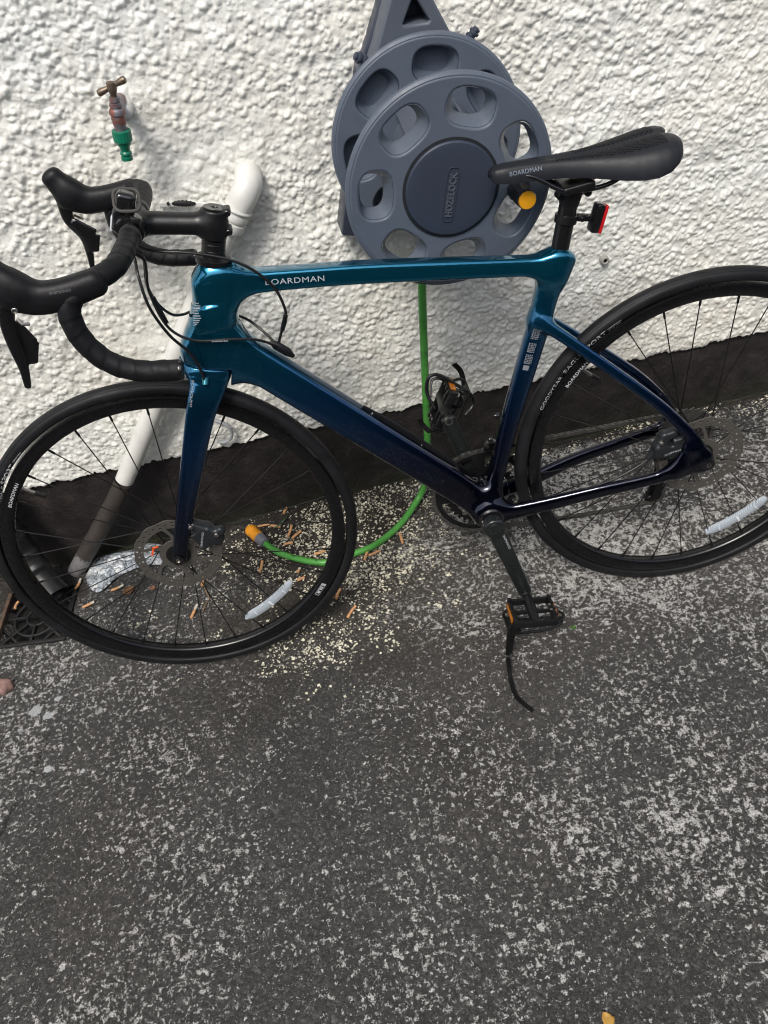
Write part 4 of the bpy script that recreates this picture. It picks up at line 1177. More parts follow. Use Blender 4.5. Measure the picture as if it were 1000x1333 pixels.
    m = MB(); m.add([RXm @ Vector((p[0], p[1], p[2] + rot_lat)) for p in v], f)
    m.build('brake_rotor', M_rotor, W, smooth=False)
    v, f = lat_lathe([(.0225, rot_lat - .001), (.0225, rot_lat + .0025), (.0205, rot_lat + .0032), (.0125, rot_lat + .0030), (.0120, rot_lat)], 40); mesh('lock_ring', v, f, M_black, W, sharp=40)
    # lettering on tyre and rim
    def ring_text(s, r_, size, wide, a_start, lat, name, mat, ext=.0003, arc=None, spacing=1.05):
        v, f = text2d(s, size, wide, 0, spacing, 0, .0)
        if arc: v[:, 0] *= R_(arc) * r_ / v[:, 0].max()
        P = []
        for p in v:
            rr_ = r_ + p[1]; a = R_(a_start) + p[0] / r_
            la = lat(rr_) + ext; P.append((rr_ * math.cos(a), la, rr_ * math.sin(a)))
        return mesh(name, P, f, mat, W, smooth=False)
    tl = lambda r_: math.sqrt(max(.0142 ** 2 - (r_ - .325) ** 2, 0))
    rl = lambda r_: .0126
    a1 = text_off
    ring_text('GOODYEAR', .3160, .0105, 1.25, a1, tl, 'tyre_lettering', M_white, arc=12.5)
    ring_text('EAGLE SPORT', .3155, .0120, 1.2, a1 + 14.0, tl, 'tyre_lettering', M_white, arc=17.0)
    ring_text('TUBELESS READY', .3205, .0030, 1.1, a1 + 31.8, tl, 'tyre_small_lettering', M_white)
    ring_text('700 x 28  28-622', .3160, .0030, 1.1, a1 + 31.8, tl, 'tyre_small_lettering', M_white)
    ring_text('BOARDMAN', .2960, .0085, 1.2, -7.3, rl, 'rim_lettering', M_white, arc=10.5)
    # SLR badge
    P = []; F = []
    a0, a1_ = 180 - 3.2, 180 + 3.2; nn = 12
    for i in range(nn + 1):
        a = R_(a0 + (a1_ - a0) * i / nn)
        for r_ in (.2945, .3045): P.append((r_ * math.cos(a), .0128, r_ * math.sin(a)))
    F = [(2 * i, 2 * i + 1, 2 * i + 3, 2 * i + 2) for i in range(nn)]
    mesh('rim_badge', P, F, M_decal, W, smooth=False)
    # dark field and letters of the badge
    P = []; F = []; a0, a1_ = 180 - 2.0, 180 + 2.9
    for i in range(nn + 1):
        a = R_(a0 + (a1_ - a0) * i / nn)
        for r_ in (.2952, .3038): P.append((r_ * math.cos(a), .0130, r_ * math.sin(a)))
    mesh('badge_field', P, [(2 * i, 2 * i + 1, 2 * i + 3, 2 * i + 2) for i in range(nn)], M_rim, W, smooth=False)
    v, f = text2d('SLR', .0088, 1.5, 0, 1.0, 0, .0003); v[:, 0] *= R_(4.2) * .3 / v[:, 0].max()
    mesh('badge_lettering', [((.2962 + p[1]) * math.cos(R_(178.4) + p[0] / .3), .01325, (.2962 + p[1]) * math.sin(R_(178.4) + p[0] / .3)) for p in v], f, M_white, W, smooth=False)
    return W
t = NT('clear_reflector'); co = t.coord()
wv = t.n('TexWave', i_Scale=260.0, i_Distortion=0.3); t.l(co, wv.inputs['Vector'])
t.set(Base_Color=t.ramp(wv.outputs['Fac'], [(.2, (.36, .42, .50)), (.8, (.66, .72, .78))]), Roughness=.15, Coat_Weight=1.0, Transmission_Weight=.25, Specular_IOR_Level=.8)
M_refl = t.m
wf = make_wheel(38.9, (.986, 0, .339), 'front wheel with the valve to the left and wheel reflector low on the right', True, -21.5, .042, .050, True)
wr = make_wheel(43.7, (0, 0, .339), 'rear wheel with the valve beside the seat stay, cut by the picture edge', False, -17.5, .046, .068, True)
# orange marker on the front rotor
m = MB(); m.box((1.028, .0445, .358), (.0035, .0012, .019), Matrix.Rotation(R_(-25), 3, 'Y'), .0004); m.box((1.0205, .0445, .3665), (.012, .0012, .004), Matrix.Rotation(R_(10), 3, 'Y'), .0004)
o = m.build('orange_marker', simple('orange_tab', (.80, .10, .02), .5), fork)

# ---- headset, stem, handlebar
ht = Vector((.776, 0, .8435))
m = MB(); m.lathe([(.0255, -.002), (.0268, .0005), (.0268, .006), (.0225, .0095), (.0180, .0100)], 40, align(ht, s_ax))
m.build('headset_cover', M_black, bike)
m = MB(); m.lathe([(.0176, .0085), (.0178, .009), (.0178, .0185), (.0174, .0190), (.0178, .0195), (.0178, .0285), (.0174, .029), (.0178, .0295), (.0178, .034)], 40, align(ht, s_ax))
st(m.build('headset_spacer', M_black, bike, sharp=30))
stem_c = ht + s_ax * .0560; bar_c = Vector((.8700, 0, .9200))
stem = st(sdf_obj('stem', [(cyl_sdf(stem_c - s_ax * .0215, stem_c + s_ax * .0215, .0190, .0025), 0),
  (sweep_sdf([tuple(stem_c) + (.0165, .0165), tuple(stem_c.lerp(bar_c, .45)) + (.0158, .0158), tuple(stem_c.lerp(bar_c, .86)) + (.0168, .0168)], n=2.1), .012),
  (cyl_sdf(bar_c - Vector((0, .021, 0)), bar_c + Vector((0, .021, 0)), .0205, .003), .010),
  (box_sdf(stem_c + Vector((-.0215, 0, .0145)), (.0065, .012, .0055), None, .003), .005), (box_sdf(stem_c + Vector((-.0165, 0, -.0125)), (.0070, .012, .0055), None, .003), .005)],
  (.715, -.035, .845), (.905, .035, .96), .0022, M_black, bike))
m = MB(); tc = stem_c + s_ax * .0215
m.lathe([(.0172, -.001), (.0172, .0022), (.0160, .0030), (.0050, .0026), (.0042, .0010), (.001, .0008)], 32, align(tc, s_ax)); m.build('top_cap', M_gloss, stem)
for z, xo in ((.0145, -.0215), (-.0125, -.0165)):
    m = MB(); m.lathe([(.0038, -.001), (.0038, .003), (.0030, .0036), (.0018, .0034), (.0016, .001)], 14, align(stem_c + Vector((xo - .002, .011, z)), (0, 1, 0))); m.build('clamp_bolt', M_gloss, stem)
BARP = [(.870, .056, .920), (.870, .110, .921), (.872, .150, .921), (.879, .178, .920), (.897, .196, .918), (.920, .205, .912), (.937, .209, .898), (.943, .211, .877), (.938, .212, .846), (.918, .213, .814), (.883, .214, .793), (.832, .214, .783)]
m = MB(); m.tube([(.870, y, .920) for y in (-.075, -.05, -.035, -.03, .03, .035, .05, .075)], [.0125, .0135, .0158, .0159, .0159, .0158, .0135, .0125], 24)
hbar = st(m.build('handlebar', M_black, bike))
def resample(P, step):
    P = np.array(P); d = np.r_[0, np.cumsum(np.linalg.norm(np.diff(P, axis=0), axis=1))]
    s = np.arange(0, d[-1], step); return np.stack([np.interp(s, d, P[:, k]) for k in range(3)], 1), s
for sg in (1, -1):
    Pb, sb = resample(catmull([(a, b * sg, c_) for a, b, c_ in BARP], 14), .0016)
    NN = 26
    def rf_(i, k, sb=sb, sg=sg):
        fr = (sb[i] / .0225 + sg * k / NN) % 1.0
        return .01395 + .0008 * (fr if fr < .93 else (1 - fr) / .07) + .00025 * math.sin(sb[i] * 210 + k)
    v, f = tube(Pb, rf_, NN); mesh('bar_tape', v, f, M_tape, hbar, sharp=60)
    e = Vector(Pb[-1]); d = Vector(Pb[-1] - Pb[-4]).normalized()
    m = MB(); m.lathe([(.0135, -.002), (.0142, .001), (.0138, .004), (.0115, .0058), (.002, .0062)], 24, align(e, d)); m.build('bar_plug', M_gloss, hbar)
    m = MB(); m.tube([(.870, sg * .054, .920), (.870, sg * .066, .920)], .0154, 26); m.build('finishing_tape', simple('finish_tape', (.026, .026, .028), .45), hbar)

# ---- brake levers
def lever(sg, dx, lab):
    q = .205 * sg
    hood = st(sdf_obj('brake_lever', [
      (sweep_sdf([(.902, q * .985, .9155, .0170, .0175), (.945, q, .9105, .0168, .0195), (.978, q, .9135, .0168, .0212), (.998, q, .926, .0162, .0215)], n=2.5), 0),
      (sweep_sdf([(.998, q, .928, .0155, .0200), (1.009, q, .945, .0148, .0185), (1.014, q, .956, .0142, .0175)], n=2.4), .016)],
      (.87, q - .03, .875), (1.05, q + .03, .99), .0026, M_hood, bike))
    hood['label'] = lab
    bl = sdf_obj('lever_blade', [(sweep_sdf([(1.012, q * 1.0, .916, .0085, .0120), (1.018 + dx * .3, q * 1.01, .888, .0065, .0095), (1.012 + dx, q * 1.025, .857, .0052, .0090), (1.014 + dx, q * 1.03, .828, .0046, .0065), (1.019 + dx, q * 1.035, .804, .0042, .0045)], n=2.4), 0),
       (sweep_sdf([(1.010 + dx * .3, q * .985, .884, .0030, .0070), (.999 + dx, q * .99, .857, .0030, .0150), (1.004 + dx, q * 1.0, .832, .0028, .0090)], n=2.4), .004)], (.955 + dx, q - .03, .785), (1.055 + dx, q + .03, .935), .0022, M_gloss, hood)
    m = MB(); m.lathe([(.0040, 0), (.0040, .0012), (.0030, .0018), (.0028, .0004)], 14, align((1.000, q + sg * .0160, .908), (0, sg, 0))); m.build('pivot_bolt', M_steel, hood)
    m = MB(); m.tube([(1.006, q + sg * .006, .893), (1.001, q + sg * .010, .887), (.994, q + sg * .006, .884)], .0022, 8); m.build('lever_spring', M_steel, hood)
    if sg > 0:
        v, f = text2d('SHIMANO', .0050, 1.2); drape('hood_lettering', v, f, (.952, q + .03, .9185), (-1, 0, -.05), (0, 0, 1), (0, -1, 0), hood, simple('hood_print', (.10, .10, .11), .5), hood)
    return hood
lever(1, .012, 'near black brake lever hood, cut by the left picture edge')
lever(-1, -.010, 'far black brake lever hood against the white wall')

# ---- front light on the bar
lc = Vector((.866, .030, .958))
lrot = Matrix.Rotation(R_(-24), 3, 'Y')
flight = st(sdf_obj('front_light', [(box_sdf(lc, (.0140, .0140, .0150), lrot, .0075), 0), (box_sdf(lc + Vector((.015, 0, -.022)), (.011, .0125, .015), lrot, .005), .008),
   (cyl_sdf((.870, .016, .922), (.870, .044, .922), .0195, .003), .006)], (.83, -.005, .88), (.93, .065, .99), .0022, M_gloss, bike))
m = MB(); rg = []
ringm = align(lc + Vector((-.003, .003, .003)), (-.25, .62, .75)).to_3x3() @ Matrix.Rotation(R_(-18), 3, 'Z')
for a in np.linspace(0, 2 * math.pi, 44, endpoint=False):
    x = math.copysign(abs(math.cos(a)) ** .55, math.cos(a)) * .0172; y = math.copysign(abs(math.sin(a)) ** .55, math.sin(a)) * .0178
    rg.append(lc + Vector((-.003, .003, .003)) + ringm @ Vector((x, y, 0)))
m.tube(rg, .0024, 8, closed=True); m.build('rubber_strap', simple('strap_rubber', (.055, .052, .048), .6), flight)
m = MB(); m.box(lc + Vector((.0265, 0, -.022)), (.004, .020, .022), lrot, .0018); m.build('light_lens', simple('clear_lens', (.62, .66, .68), .18, coat=1.0), flight)
m = MB(); m.box((.858, .046, .935), (.014, .006, .010), lrot, .002); m.box((.853, .046, .926), (.006, .006, .018), None, .002); m.build('clamp_lever', M_black, flight)

# ---- cables
def cable(pts, r_, mat, name='cable', label=None):
    v, f = tube(catmull(pts, 10), r_, 10); o = mesh(name, v, f, mat, bike)
    if label: o['label'] = label
    return o
M_cable = simple('cable_black', (.011, .011, .012), .32, var=.1)
cable([(.880, .060, .905), (.878, .040, .885), (.8765, .060, .862), (.874, .070, .819), (.862, .062, .769), (.842, .052, .727), (.836, .046, .690), (.8375, .0425, .668)], .0023, M_cable, label='brake hose looping into the fork crown')
cable([(.882, .040, .905), (.868, .032, .880), (.876, .030, .839), (.871, .028, .807), (.858, .022, .784), (.846, .0, .771), (.828, -.034, .760), (.790, -.043, .744), (.757, -.034, .731), (.733, -.018, .711), (.7155, -.006, .690)], .0022, M_cable)
cc3 = cable([(.882, .050, .905), (.866, .042, .881), (.867, .042, .864), (.8735, .042, .830), (.864, .044, .774), (.832, .045, .745), (.780, .042, .7345), (.746, .036, .7245), (.729, .022, .710), (.7145, .004, .690)], .0022, M_cable)
cable([(.885, .010, .905), (.868, .020, .888), (.835, .033, .881), (.808, .036, .876), (.766, .036, .8620), (.735, .035, .8455), (.711, .030, .822), (.693, .020, .790), (.687, .010, .750), (.694, .005, .729), (.707, .0, .702), (.7125, 0, .688)], .0023, M_cable, label='brake hose arching over the top tube')
m = MB(); m.tube([(.6885, .008, .741), (.6935, .005, .7290), (.7000, .002, .7150)], [.0038, .0040, .0036], 10); m.build('cable_joiner', M_black, cc3)
m = MB(); m.tube(catmull([(.8715, .042, .822), (.868, .043, .803), (.864, .044, .780)], 5), .0040, 10); m.build('cable_joiner', M_black, cc3)
v, f = text2d('SHIMANO', .0036, 1.5, 0, 1.1); P = [(.806 - p[0] * .96, .0468, .7372 - p[0] * .16 + p[1]) for p in v]; mesh('cable_print', P, f, M_white, cc3, smooth=False)

# ---- seat post and saddle
pa = Vector((.2505, 0, .735)); pb = Vector((.2285, 0, .836)); pd = (pb - pa).normalized()
m = MB(); m.cyl(pa, pb, .0142, n=36); post = m.build('seat_post', M_gloss, bike)
m = MB(); m.lathe([(.0205, -.004), (.0205, .0015), (.0185, .004), (.0142, .0045)], 36, align(pa + pd * .018, pd)); m.build('seat_collar', M_black, post)
sdf_o = sdf_obj('saddle_clamp', [(sweep_sdf([(.2290, 0, .832, .0150, .0150), (.2240, 0, .846, .0170, .0150)], n=2.4), 0), (box_sdf((.222, 0, .855), (.0240, .0290, .0060), Matrix.Rotation(R_(5), 3, 'Y'), .003), .006), (cyl_sdf((.245, -.010, .842), (.245, .010, .842), .0055, .001), .004), (cyl_sdf((.203, -.010, .840), (.203, .010, .840), .0055, .001), .004)], (.185, -.04, .81), (.265, .04, .875), .0022, M_black, post)
SAD = [  # x, half width, top, bottom edge
 (.3500, .0050, .8920, .8880), (.3475, .0110, .8975, .8830), (.3420, .0155, .9005, .8805), (.3280, .0190, .9025, .8785), (.3050, .0205, .9025, .8770), (.2750, .0225, .9015, .8755), (.2450, .0260, .9000, .8740), (.2150, .0330, .8990, .8705), (.1900, .0430, .8995, .8665), (.1650, .0550, .9010, .8630), (.1400, .0645, .9035, .8610), (.1200, .0690, .9060, .8620), (.1020, .0690, .9075, .8670), (.0890, .0640, .9070, .8760), (.0810, .0550, .9050, .8840), (.0765, .0420, .9015, .8900)]
sx = np.array([q[0] for q in SAD]); 
def sad(i): 
    xs_ = np.interp(i, np.arange(len(sx)), sx); return [np.interp(i, np.arange(len(sx)), [q[k] for q in SAD]) for k in range(4)]
V = []; F = []; NS = 64; NT_ = 40; NU = 16
for a in range(NS + 1):
    x, w_, zt, zb = sad(a / NS * (len(SAD) - 1))
    notch = .010 * max(0, (.105 - x) / .03)
    dp = zt - zb
    for j in range(NT_):
        s = -1 + 2 * j / (NT_ - 1); an = s * math.pi / 2
        y = w_ * math.copysign(abs(math.sin(an)) ** .80, math.sin(an)); e = abs(y) / max(w_, 1e-6)
        z = zt - dp * (.13 * e ** 1.6 + .87 * (1 - max(0, 1 - min(e, 1) ** 6.0) ** .6))
        if abs(s) < 1: z -= .0065 * math.exp(-(y / .0080) ** 2) * np.clip((.30 - x) / .06, 0, 1)
        xx = x + notch * math.exp(-(y / .016) ** 2) * 1.1
        V.append((xx, y, z))
    for j in range(NU):
        s = 1 - 2 * (j + 1) / (NU + 1); y = w_ * .93 * s; V.append((x + notch * math.exp(-(y / .016) ** 2), y, zb + .003 + .006 * (1 - s * s)))
RW = NT_ + NU
for a in range(NS):
    for j in range(RW): F.append((a * RW + j, a * RW + (j + 1) % RW, (a + 1) * RW + (j + 1) % RW, (a + 1) * RW + j))
F.append(tuple(range(RW))[::-1]); F.append(tuple(NS * RW + j for j in range(RW)))
saddle = mesh('saddle', V, F, M_saddle, bike, sharp=70)
bm_ = bmesh.new(); bm_.from_mesh(saddle.data); bmesh.ops.recalc_face_normals(bm_, faces=bm_.faces); bm_.to_mesh(saddle.data); bm_.free()
for sg in (1, -1):
    m = MB(); m.tube(catmull([(.318, sg * .010, .886), (.290, sg * .019, .882), (.255, sg * .0220, .860), (.238, sg * .0225, .8535), (.205, sg * .0225, .850), (.178, sg * .0235, .8525), (.160, sg * .0270, .861), (.148, sg * .030, .872)], 8), .0036, 12); m.build('saddle_rail', M_gloss, saddle)
v, f = text2d('BOARDMAN', .0092, 1.25, 0, 1.05); v[:, 0] *= .047 / v[:, 0].max()
drape('saddle_lettering', v, f, (.3225, .03, .8915), (-1, 0, .0), (0, 0, 1), (0, -1, -.25), saddle, simple('saddle_print', (.17, .20, .26), .5), saddle)
# perforations
bvh = BVHTree.FromPolygons([q.co for q in saddle.data.vertices], [tuple(p.vertices) for p in saddle.data.polygons])
for sg in (1, -1):
    m = MB()
    for i in range(44):
        for j in range(9):
            u = i / 43; x = .252 - .150 * u; w_ = np.interp(-x, [-q[0] for q in SAD], [q[1] for q in SAD])
            y = sg * (.0085 + (j + (i % 2) * .5) * .0044)
            if abs(y) > w_ * .70: continue
            if j < 1 and u < .2: continue
            h = bvh.ray_cast(Vector((x, y, 1.0)), Vector((0, 0, -1)))
            if h[0] is None: continue
            n_ = h[1] if h[1].z > 0 else -h[1]
            mm_ = align(h[0] + n_ * .0005, n_); m.add([mm_ @ Vector((  .0013 * math.cos(k * 1.0472),   .0013 * math.sin(k * 1.0472), 0)) for k in range(6)], [tuple(range(6))])
    o = m.build('perforation', simple('perforation_dark', (.0012, .0012, .0015), .95, spec=.02), saddle, smooth=False); o['kind'] = 'stuff'

# ---- rear light
bc = pa.lerp(pb, .70)
m = MB(); m.lathe([(.0146, -.0065), (.0172, -.0060), (.0174, 0), (.0172, .0060), (.0146, .0065)], 36, align(bc, pd)); m.box(bc + Vector((-.0225, .003, -.002)), (.014, .012, .011), Matrix.Rotation(R_(-12), 3, 'Y'), .003); m.box(bc + Vector((-.033, 0, -.005)), (.016, .013, .010), Matrix.Rotation(R_(-12), 3, 'Y'), .003)
rb = m.build('rear_light', M_black, bike); rb['label'] = 'small red rear light clamped to the seat post'
for dx_ in (-.0225, -.034):
    m = MB(); m.lathe([(.0036, -.001), (.0036, .003), (.0026, .0034), (.0014, .0030)], 12, align(bc + Vector((dx_, .0088 if dx_ > -.03 else .0062, -.003)), (0, 1, 0))); m.build('bracket_bolt', M_gloss, rb)
lr = Matrix.Rotation(R_(-17), 3, 'Y'); lc2 = bc + Vector((-.0475, 0, -.0075))
m = MB(); m.box(lc2, (.014, .024, .044), lr, .004); m.build('light_body', M_gloss, rb)
m = MB(); m.box(lc2 + lr @ Vector((-.0088, 0, 0)), (.0055, .0235, .0435), lr, .0024); m.build('red_lens', simple('red_lens', (.52, .010, .014), .22, coat=1.0), rb)

# ---- cranks, rings, chain
BBc = Vector((.398, 0, .279)); NC = Vector((.3485, .072, .103)); FC = Vector((.4435, -.070, .4440))
m = MB(); m.lathe([(.0245, 0), (.0245, .004), (.0215, .0065), (.0140, .0070), (.0130, .020)], 40, align(BBc + Vector((0, .0415, 0)), (0, 1, 0))); m.lathe([(.0245, 0), (.0245, .004), (.0215, .0065), (.0140, .0070)], 40, align(BBc - Vector((0, .0415, 0)), (0, -1, 0)))
m.build('bottom_bracket', M_gloss, bike)
M_crank = simple('crank_grey_black', (.017, .020, .021), .30, metal=.35, var=.12, scale=40, coat=.3)
M_steel_dark = simple('dark_steel', (.10, .105, .11), .25, metal=.9)
def crank(C0, C1, sg, lat0):
    a = Vector((C0.x, lat0, C0.z)); d = (C1 - a)
    return sdf_obj('crank_arm', [(cyl_sdf(a - Vector((0, .013 * 1, 0)), a + Vector((0, .0095, 0)), .0180, .004), 0),
       (sweep_sdf([tuple(a) + (.0085, .0165), tuple(a + d * .25) + (.0088, .0165), tuple(a + d * .6) + (.0082, .0150), tuple(C1) + (.0070, .0138)], n=2.9), .012),
       (sweep_sdf([tuple(a + d * .62 + Vector((0, sg * .0105, 0))) + (.0022, .0048), tuple(a + d * .84 + Vector((0, sg * .0105, 0))) + (.0022, .0062)], n=2.6), -.003)],
       tuple(min(a[k], C1[k]) - .03 for k in range(3)), tuple(max(a[k], C1[k]) + .03 for k in range(3)), .0024, M_crank, bike)
cn = crank(BBc, NC, 1, .063); cn['label'] = 'near crank arm hanging down'
cf = crank(BBc, FC, -1, -.062); cf['label'] = 'far crank arm pointing up'
m = MB(); m.lathe([(.0125, -.002), (.0125, .0012), (.0112, .0020), (.0080, .0016), (.0074, -.0010), (.001, -.0012)], 28, align(BBc + Vector((0, .0738, 0)), (0, 1, 0))); m.build('crank_cap', M_steel_dark, cn)
for z in (.006, -.004):
    m = MB(); m.cyl((BBc.x + .0175, .056 + z, BBc.z + .004), (BBc.x + .0195, .056 + z, BBc.z + .004), .0032, n=12); m.build('pinch_bolt', M_steel, cn)
dcr = (NC - Vector((BBc.x, .063, BBc.z))).normalized()
v, f = text2d('SHIMANO', .0068, 1.25); drape('crank_lettering', v, f, Vector((BBc.x - .0135, .08, BBc.z - .020)), (dcr.x, 0, dcr.z), (-dcr.z * -1, 0, dcr.x * -1), (0, -1, 0), cn, M_decal, cn)
m = MB(); m.lathe([(.0082, -.004), (.0082, .0012), (.0058, .0014), (.0040, .0004)], 24, align(FC + Vector((0, .0062, 0)), (0, 1, 0))); m.build('pedal_thread', M_steel, cf)
def ring(r_, teeth, lat, arms, name, mat, th=.0028):
    lo = []
    for i in range(teeth * 4):
        a = 2 * math.pi * i / (teeth * 4); lo.append(((r_ + (.0024, .0024, -.0030, -.0030)[i % 4]) * math.cos(a), (r_ + (.0024, .0024, -.0030, -.0030)[i % 4]) * math.sin(a)))
    loops = [lo]
    for i in range(arms):
        a0 = 2 * math.pi * i / arms; loops.append([((r_ - .013) * math.cos(a), (r_ - .013) * math.sin(a)) for a in np.linspace(a0 + .16, a0 + 2 * math.pi / arms - .16, 10)] + [(.036 * math.cos(a), .036 * math.sin(a)) for a in np.linspace(a0 + 2 * math.pi / arms - .30, a0 + .30, 6)])
    v, f = plate(loops, th, 0); m = MB(); m.add([RXm @ Vector((p[0], p[1], p[2])) + Vector((BBc.x, lat, BBc.z)) for p in v], f)
    return m.build(name, mat, bike, smooth=False)
ring(.0965, 48, -.0475, 4, 'chainring', M_black); ring(.0690, 34, -.0405, 4, 'chainring', M_black)
for i in range(4):
    a = math.pi / 4 + i * math.pi / 2; m = MB(); m.lathe([(.0050, -.001), (.0050, .0015), (.0030, .0016), (.0026, .0004)], 12, align(BBc + Vector((.055 * math.cos(a), -.0388, .055 * math.sin(a))), (0, 1, 0))); m.build('chainring_bolt', M_steel, bike)
# cassette
def disc_teeth(r_, teeth, lat, c0):
    lo = []
    for i in range(teeth * 3):
        a = 2 * math.pi * i / (teeth * 3); q = r_ + (.0022, -.0008, -.0032)[i % 3]; lo.append((q * math.cos(a), q * math.sin(a)))
    v, f = plate([lo, circle(.017, 24)], .0016); return [RXm @ Vector((p[0], p[1], p[2])) + Vector((c0[0], lat, c0[2])) for p in v], f
m = MB()
for k in range(11):
    tt_ = (28, 25, 23, 21, 19, 17, 15, 14, 13, 12, 11)[k]; v, f = disc_teeth(tt_ * .0127 / (2 * math.pi), tt_, -.0265 - k * .0036, (0, 0, .339)); m.add(v, f)
m.build('cassette', M_chain, bike, smooth=False)
# derailleur
U1 = Vector((.020, -.052, .262)); U2 = Vector((.040, -.054, .182))
rd = sdf_obj('rear_derailleur', [(sweep_sdf([(.006, -.073, .318, .006, .011), (.010, -.074, .296, .009, .013), (.030, -.072, .275, .011, .016), (.024, -.066, .258, .009, .012)], n=2.4), 0), (sweep_sdf([(.024, -.061, .262, .0025, .014), (.032, -.061, .222, .0025, .010), (.040, -.061, .176, .0025, .013)], n=2.4), .004), (sweep_sdf([(.022, -.046, .262, .0016, .011), (.040, -.046, .176, .0016, .012)], n=2.4), .001)], (-.02, -.095, .14), (.065, -.035, .345), .0024, M_black, bike)
for c0 in (U1, U2):
    lo = []
    for i in range(33):
        a = 2 * math.pi * i / 33; q = .0205 + (.0025, -.0008, -.0030)[i % 3]; lo.append((q * math.cos(a), q * math.sin(a)))
    v, f = plate([lo] + [circle(.0042, 10, (.0115 * math.cos(a), .0115 * math.sin(a))) for a in (.5, 2.6, 4.7)], .004)
    m = MB(); m.add([RXm @ Vector(p) + c0 for p in v], f); m.build('jockey_wheel', M_black, rd, smooth=False)
m = MB(); m.box((.362, -.050, .385), (.050, .003, .016), Matrix.Rotation(R_(-12), 3, 'Y'), .001); m.box((.362, -.037, .385), (.050, .003, .018), Matrix.Rotation(R_(-12), 3, 'Y'), .001); m.box((.352, -.030, .410), (.020, .014, .022), None, .004)
fd = m.build('front_derailleur', M_black, bike)
m = MB(); m.tube(catmull([(.362, -.020, .402), (.374, -.022, .412), (.383, -.026, .404), (.381, -.032, .392)], 5), .0040, 8); m.build('derailleur_link', M_steel, fd)
# chain
cr = .0965; sp_r = 19 * .0127 / (2 * math.pi); cl = -.0475
path = []
for a in np.linspace(R_(88), R_(-98), 40): path.append((BBc.x + cr * math.cos(a), cl, BBc.z + cr * math.sin(a)))
for u in np.linspace(.03, .97, 24):
    p0 = np.array(path[39]); p1 = np.array([U2.x + .004, -.054, U2.z - .0205]); q = p0 * (1 - u) + p1 * u; q[2] -= .006 * math.sin(math.pi * u); path.append(tuple(q))
for a in np.linspace(R_(-90), R_(-230), 8): path.append((U2.x + .0205 * math.cos(a), -.054, U2.z + .0205 * math.sin(a)))
for a in np.linspace(R_(-40), R_(60), 8): path.append((U1.x + .0205 * math.cos(a), -.052, U1.z + .0205 * math.sin(a)))
for a in np.linspace(R_(-70), R_(-272), 26): path.append((sp_r * math.cos(a), -.0455, .339 + sp_r * math.sin(a)))
p0 = np.array(path[-1]); p1 = np.array(path[0])
for u in np.linspace(.03, .99, 30): path.append(tuple(p0 * (1 - u) + p1 * u))
cp_, _s = resample(path + path[:1], .0127); m = MB()
for i in range(len(cp_) - 1):
    a = Vector(cp_[i]); b = Vector(cp_[i + 1]); d = b - a; c_ = (a + b) / 2
    ang = math.atan2(d.z, d.x); rot = Matrix.Rotation(-ang, 3, 'Y'); w_ = .0029 if i % 2 else .0019
    for s in (-1, 1):
        pl = []
        for kk in range(12):
            th = 2 * math.pi * kk / 12; ex = .0064 if math.cos(th) > 0 else -.0064
            waist = .0040
            pl.append((ex + .0040 * math.cos(th), waist * math.sin(th)))
        v = [c_ + rot @ Vector((x, s * w_ - .0005, z)) for x, z in pl] + [c_ + rot @ Vector((x, s * w_ + .0005, z)) for x, z in pl]
        m.add(v, [tuple(range(12))[::-1], tuple(range(12, 24))] + [(k, (k + 1) % 12, 12 + (k + 1) % 12, 12 + k) for k in range(12)])
    m.cyl(a + Vector((0, -.0036, 0)), a + Vector((0, .0036, 0)), .0019, n=8)
m.build('chain', M_chain, bike, smooth=False)

# ---- pedals
PM = {}
def pedal(mat_, clip, lab):
    m = MB()
    m.lathe([(.0075, 0), (.0075, .008), (.0098, .0085), (.0098, .012), (.0085, .013), (.0115, .022), (.0105, .050), (.0085, .080), (.0085, .090)], 20, Matrix.Rotation(-math.pi / 2, 4, 'X'))
    for s in (1, -1):
        m.box((s * .040, .056, 0), (.0075, .066, .019), None, .002)
        for y in (.028, .044, .060, .076): m.box((s * .040, y, .0105), (.0075, .006, .004), None, .001)
    m.box((0, .0885, 0), (.084, .006, .015), None, .002); m.box((.021, .0265, 0), (.036, .006, .015), None, .002); m.box((-.021, .0265, 0), (.036, .006, .015), None, .002)
    m.box((.018, .056, 0), (.034, .005, .008), None, .001); m.box((-.018, .056, 0), (.034, .005, .008), None, .001)
    p = m.build('pedal', M_black, bike); p.matrix_local = mat_; PM[lab] = mat_; p['label'] = lab
    for s in (1, -1):
        m = MB(); m.box((s * .0452, .056, 0), (.0035, .044, .0115), None, .0012); m.build('pedal_reflector', M_amber, p)
    m = MB()
    m.tube(catmull([(.043, .036, -.008), (.050, .036, -.020), (.044, .037, -.032), (.010, .040, -.036), (-.030, .042, -.034), (-.056, .048, -.028), (-.062, .058, -.026), (-.056, .068, -.028), (-.030, .074, -.034), (.010, .076, -.036), (.044, .078, -.032), (.050, .078, -.020), (.043, .078, -.008)], 7), .0030, 8)
    m.box((.036, .057, -.033), (.026, .048, .004), None, .0012)
    m.tube(catmull([(-.040, .040, -.008), (-.056, .045, -.014), (-.064, .057, -.014), (-.056, .069, -.014), (-.040, .074, -.008)], 7), .0026, 8)
    m.build('toe_clip', M_black, p)
    for y in (.050, .064):
        m = MB(); m.lathe([(.0030, 0), (.0030, .0022), (.0016, .0026)], 10, align((-.034, y, .0095), (0, 0, 1))); m.build('clip_screw', M_steel, p)
    return p
pn = pedal(Matrix.Translation(NC + Vector((0, .004, 0))) @ Matrix.Rotation(R_(-9), 4, 'Y'), 1, 'near pedal with loose toe strap trailing on the ground')
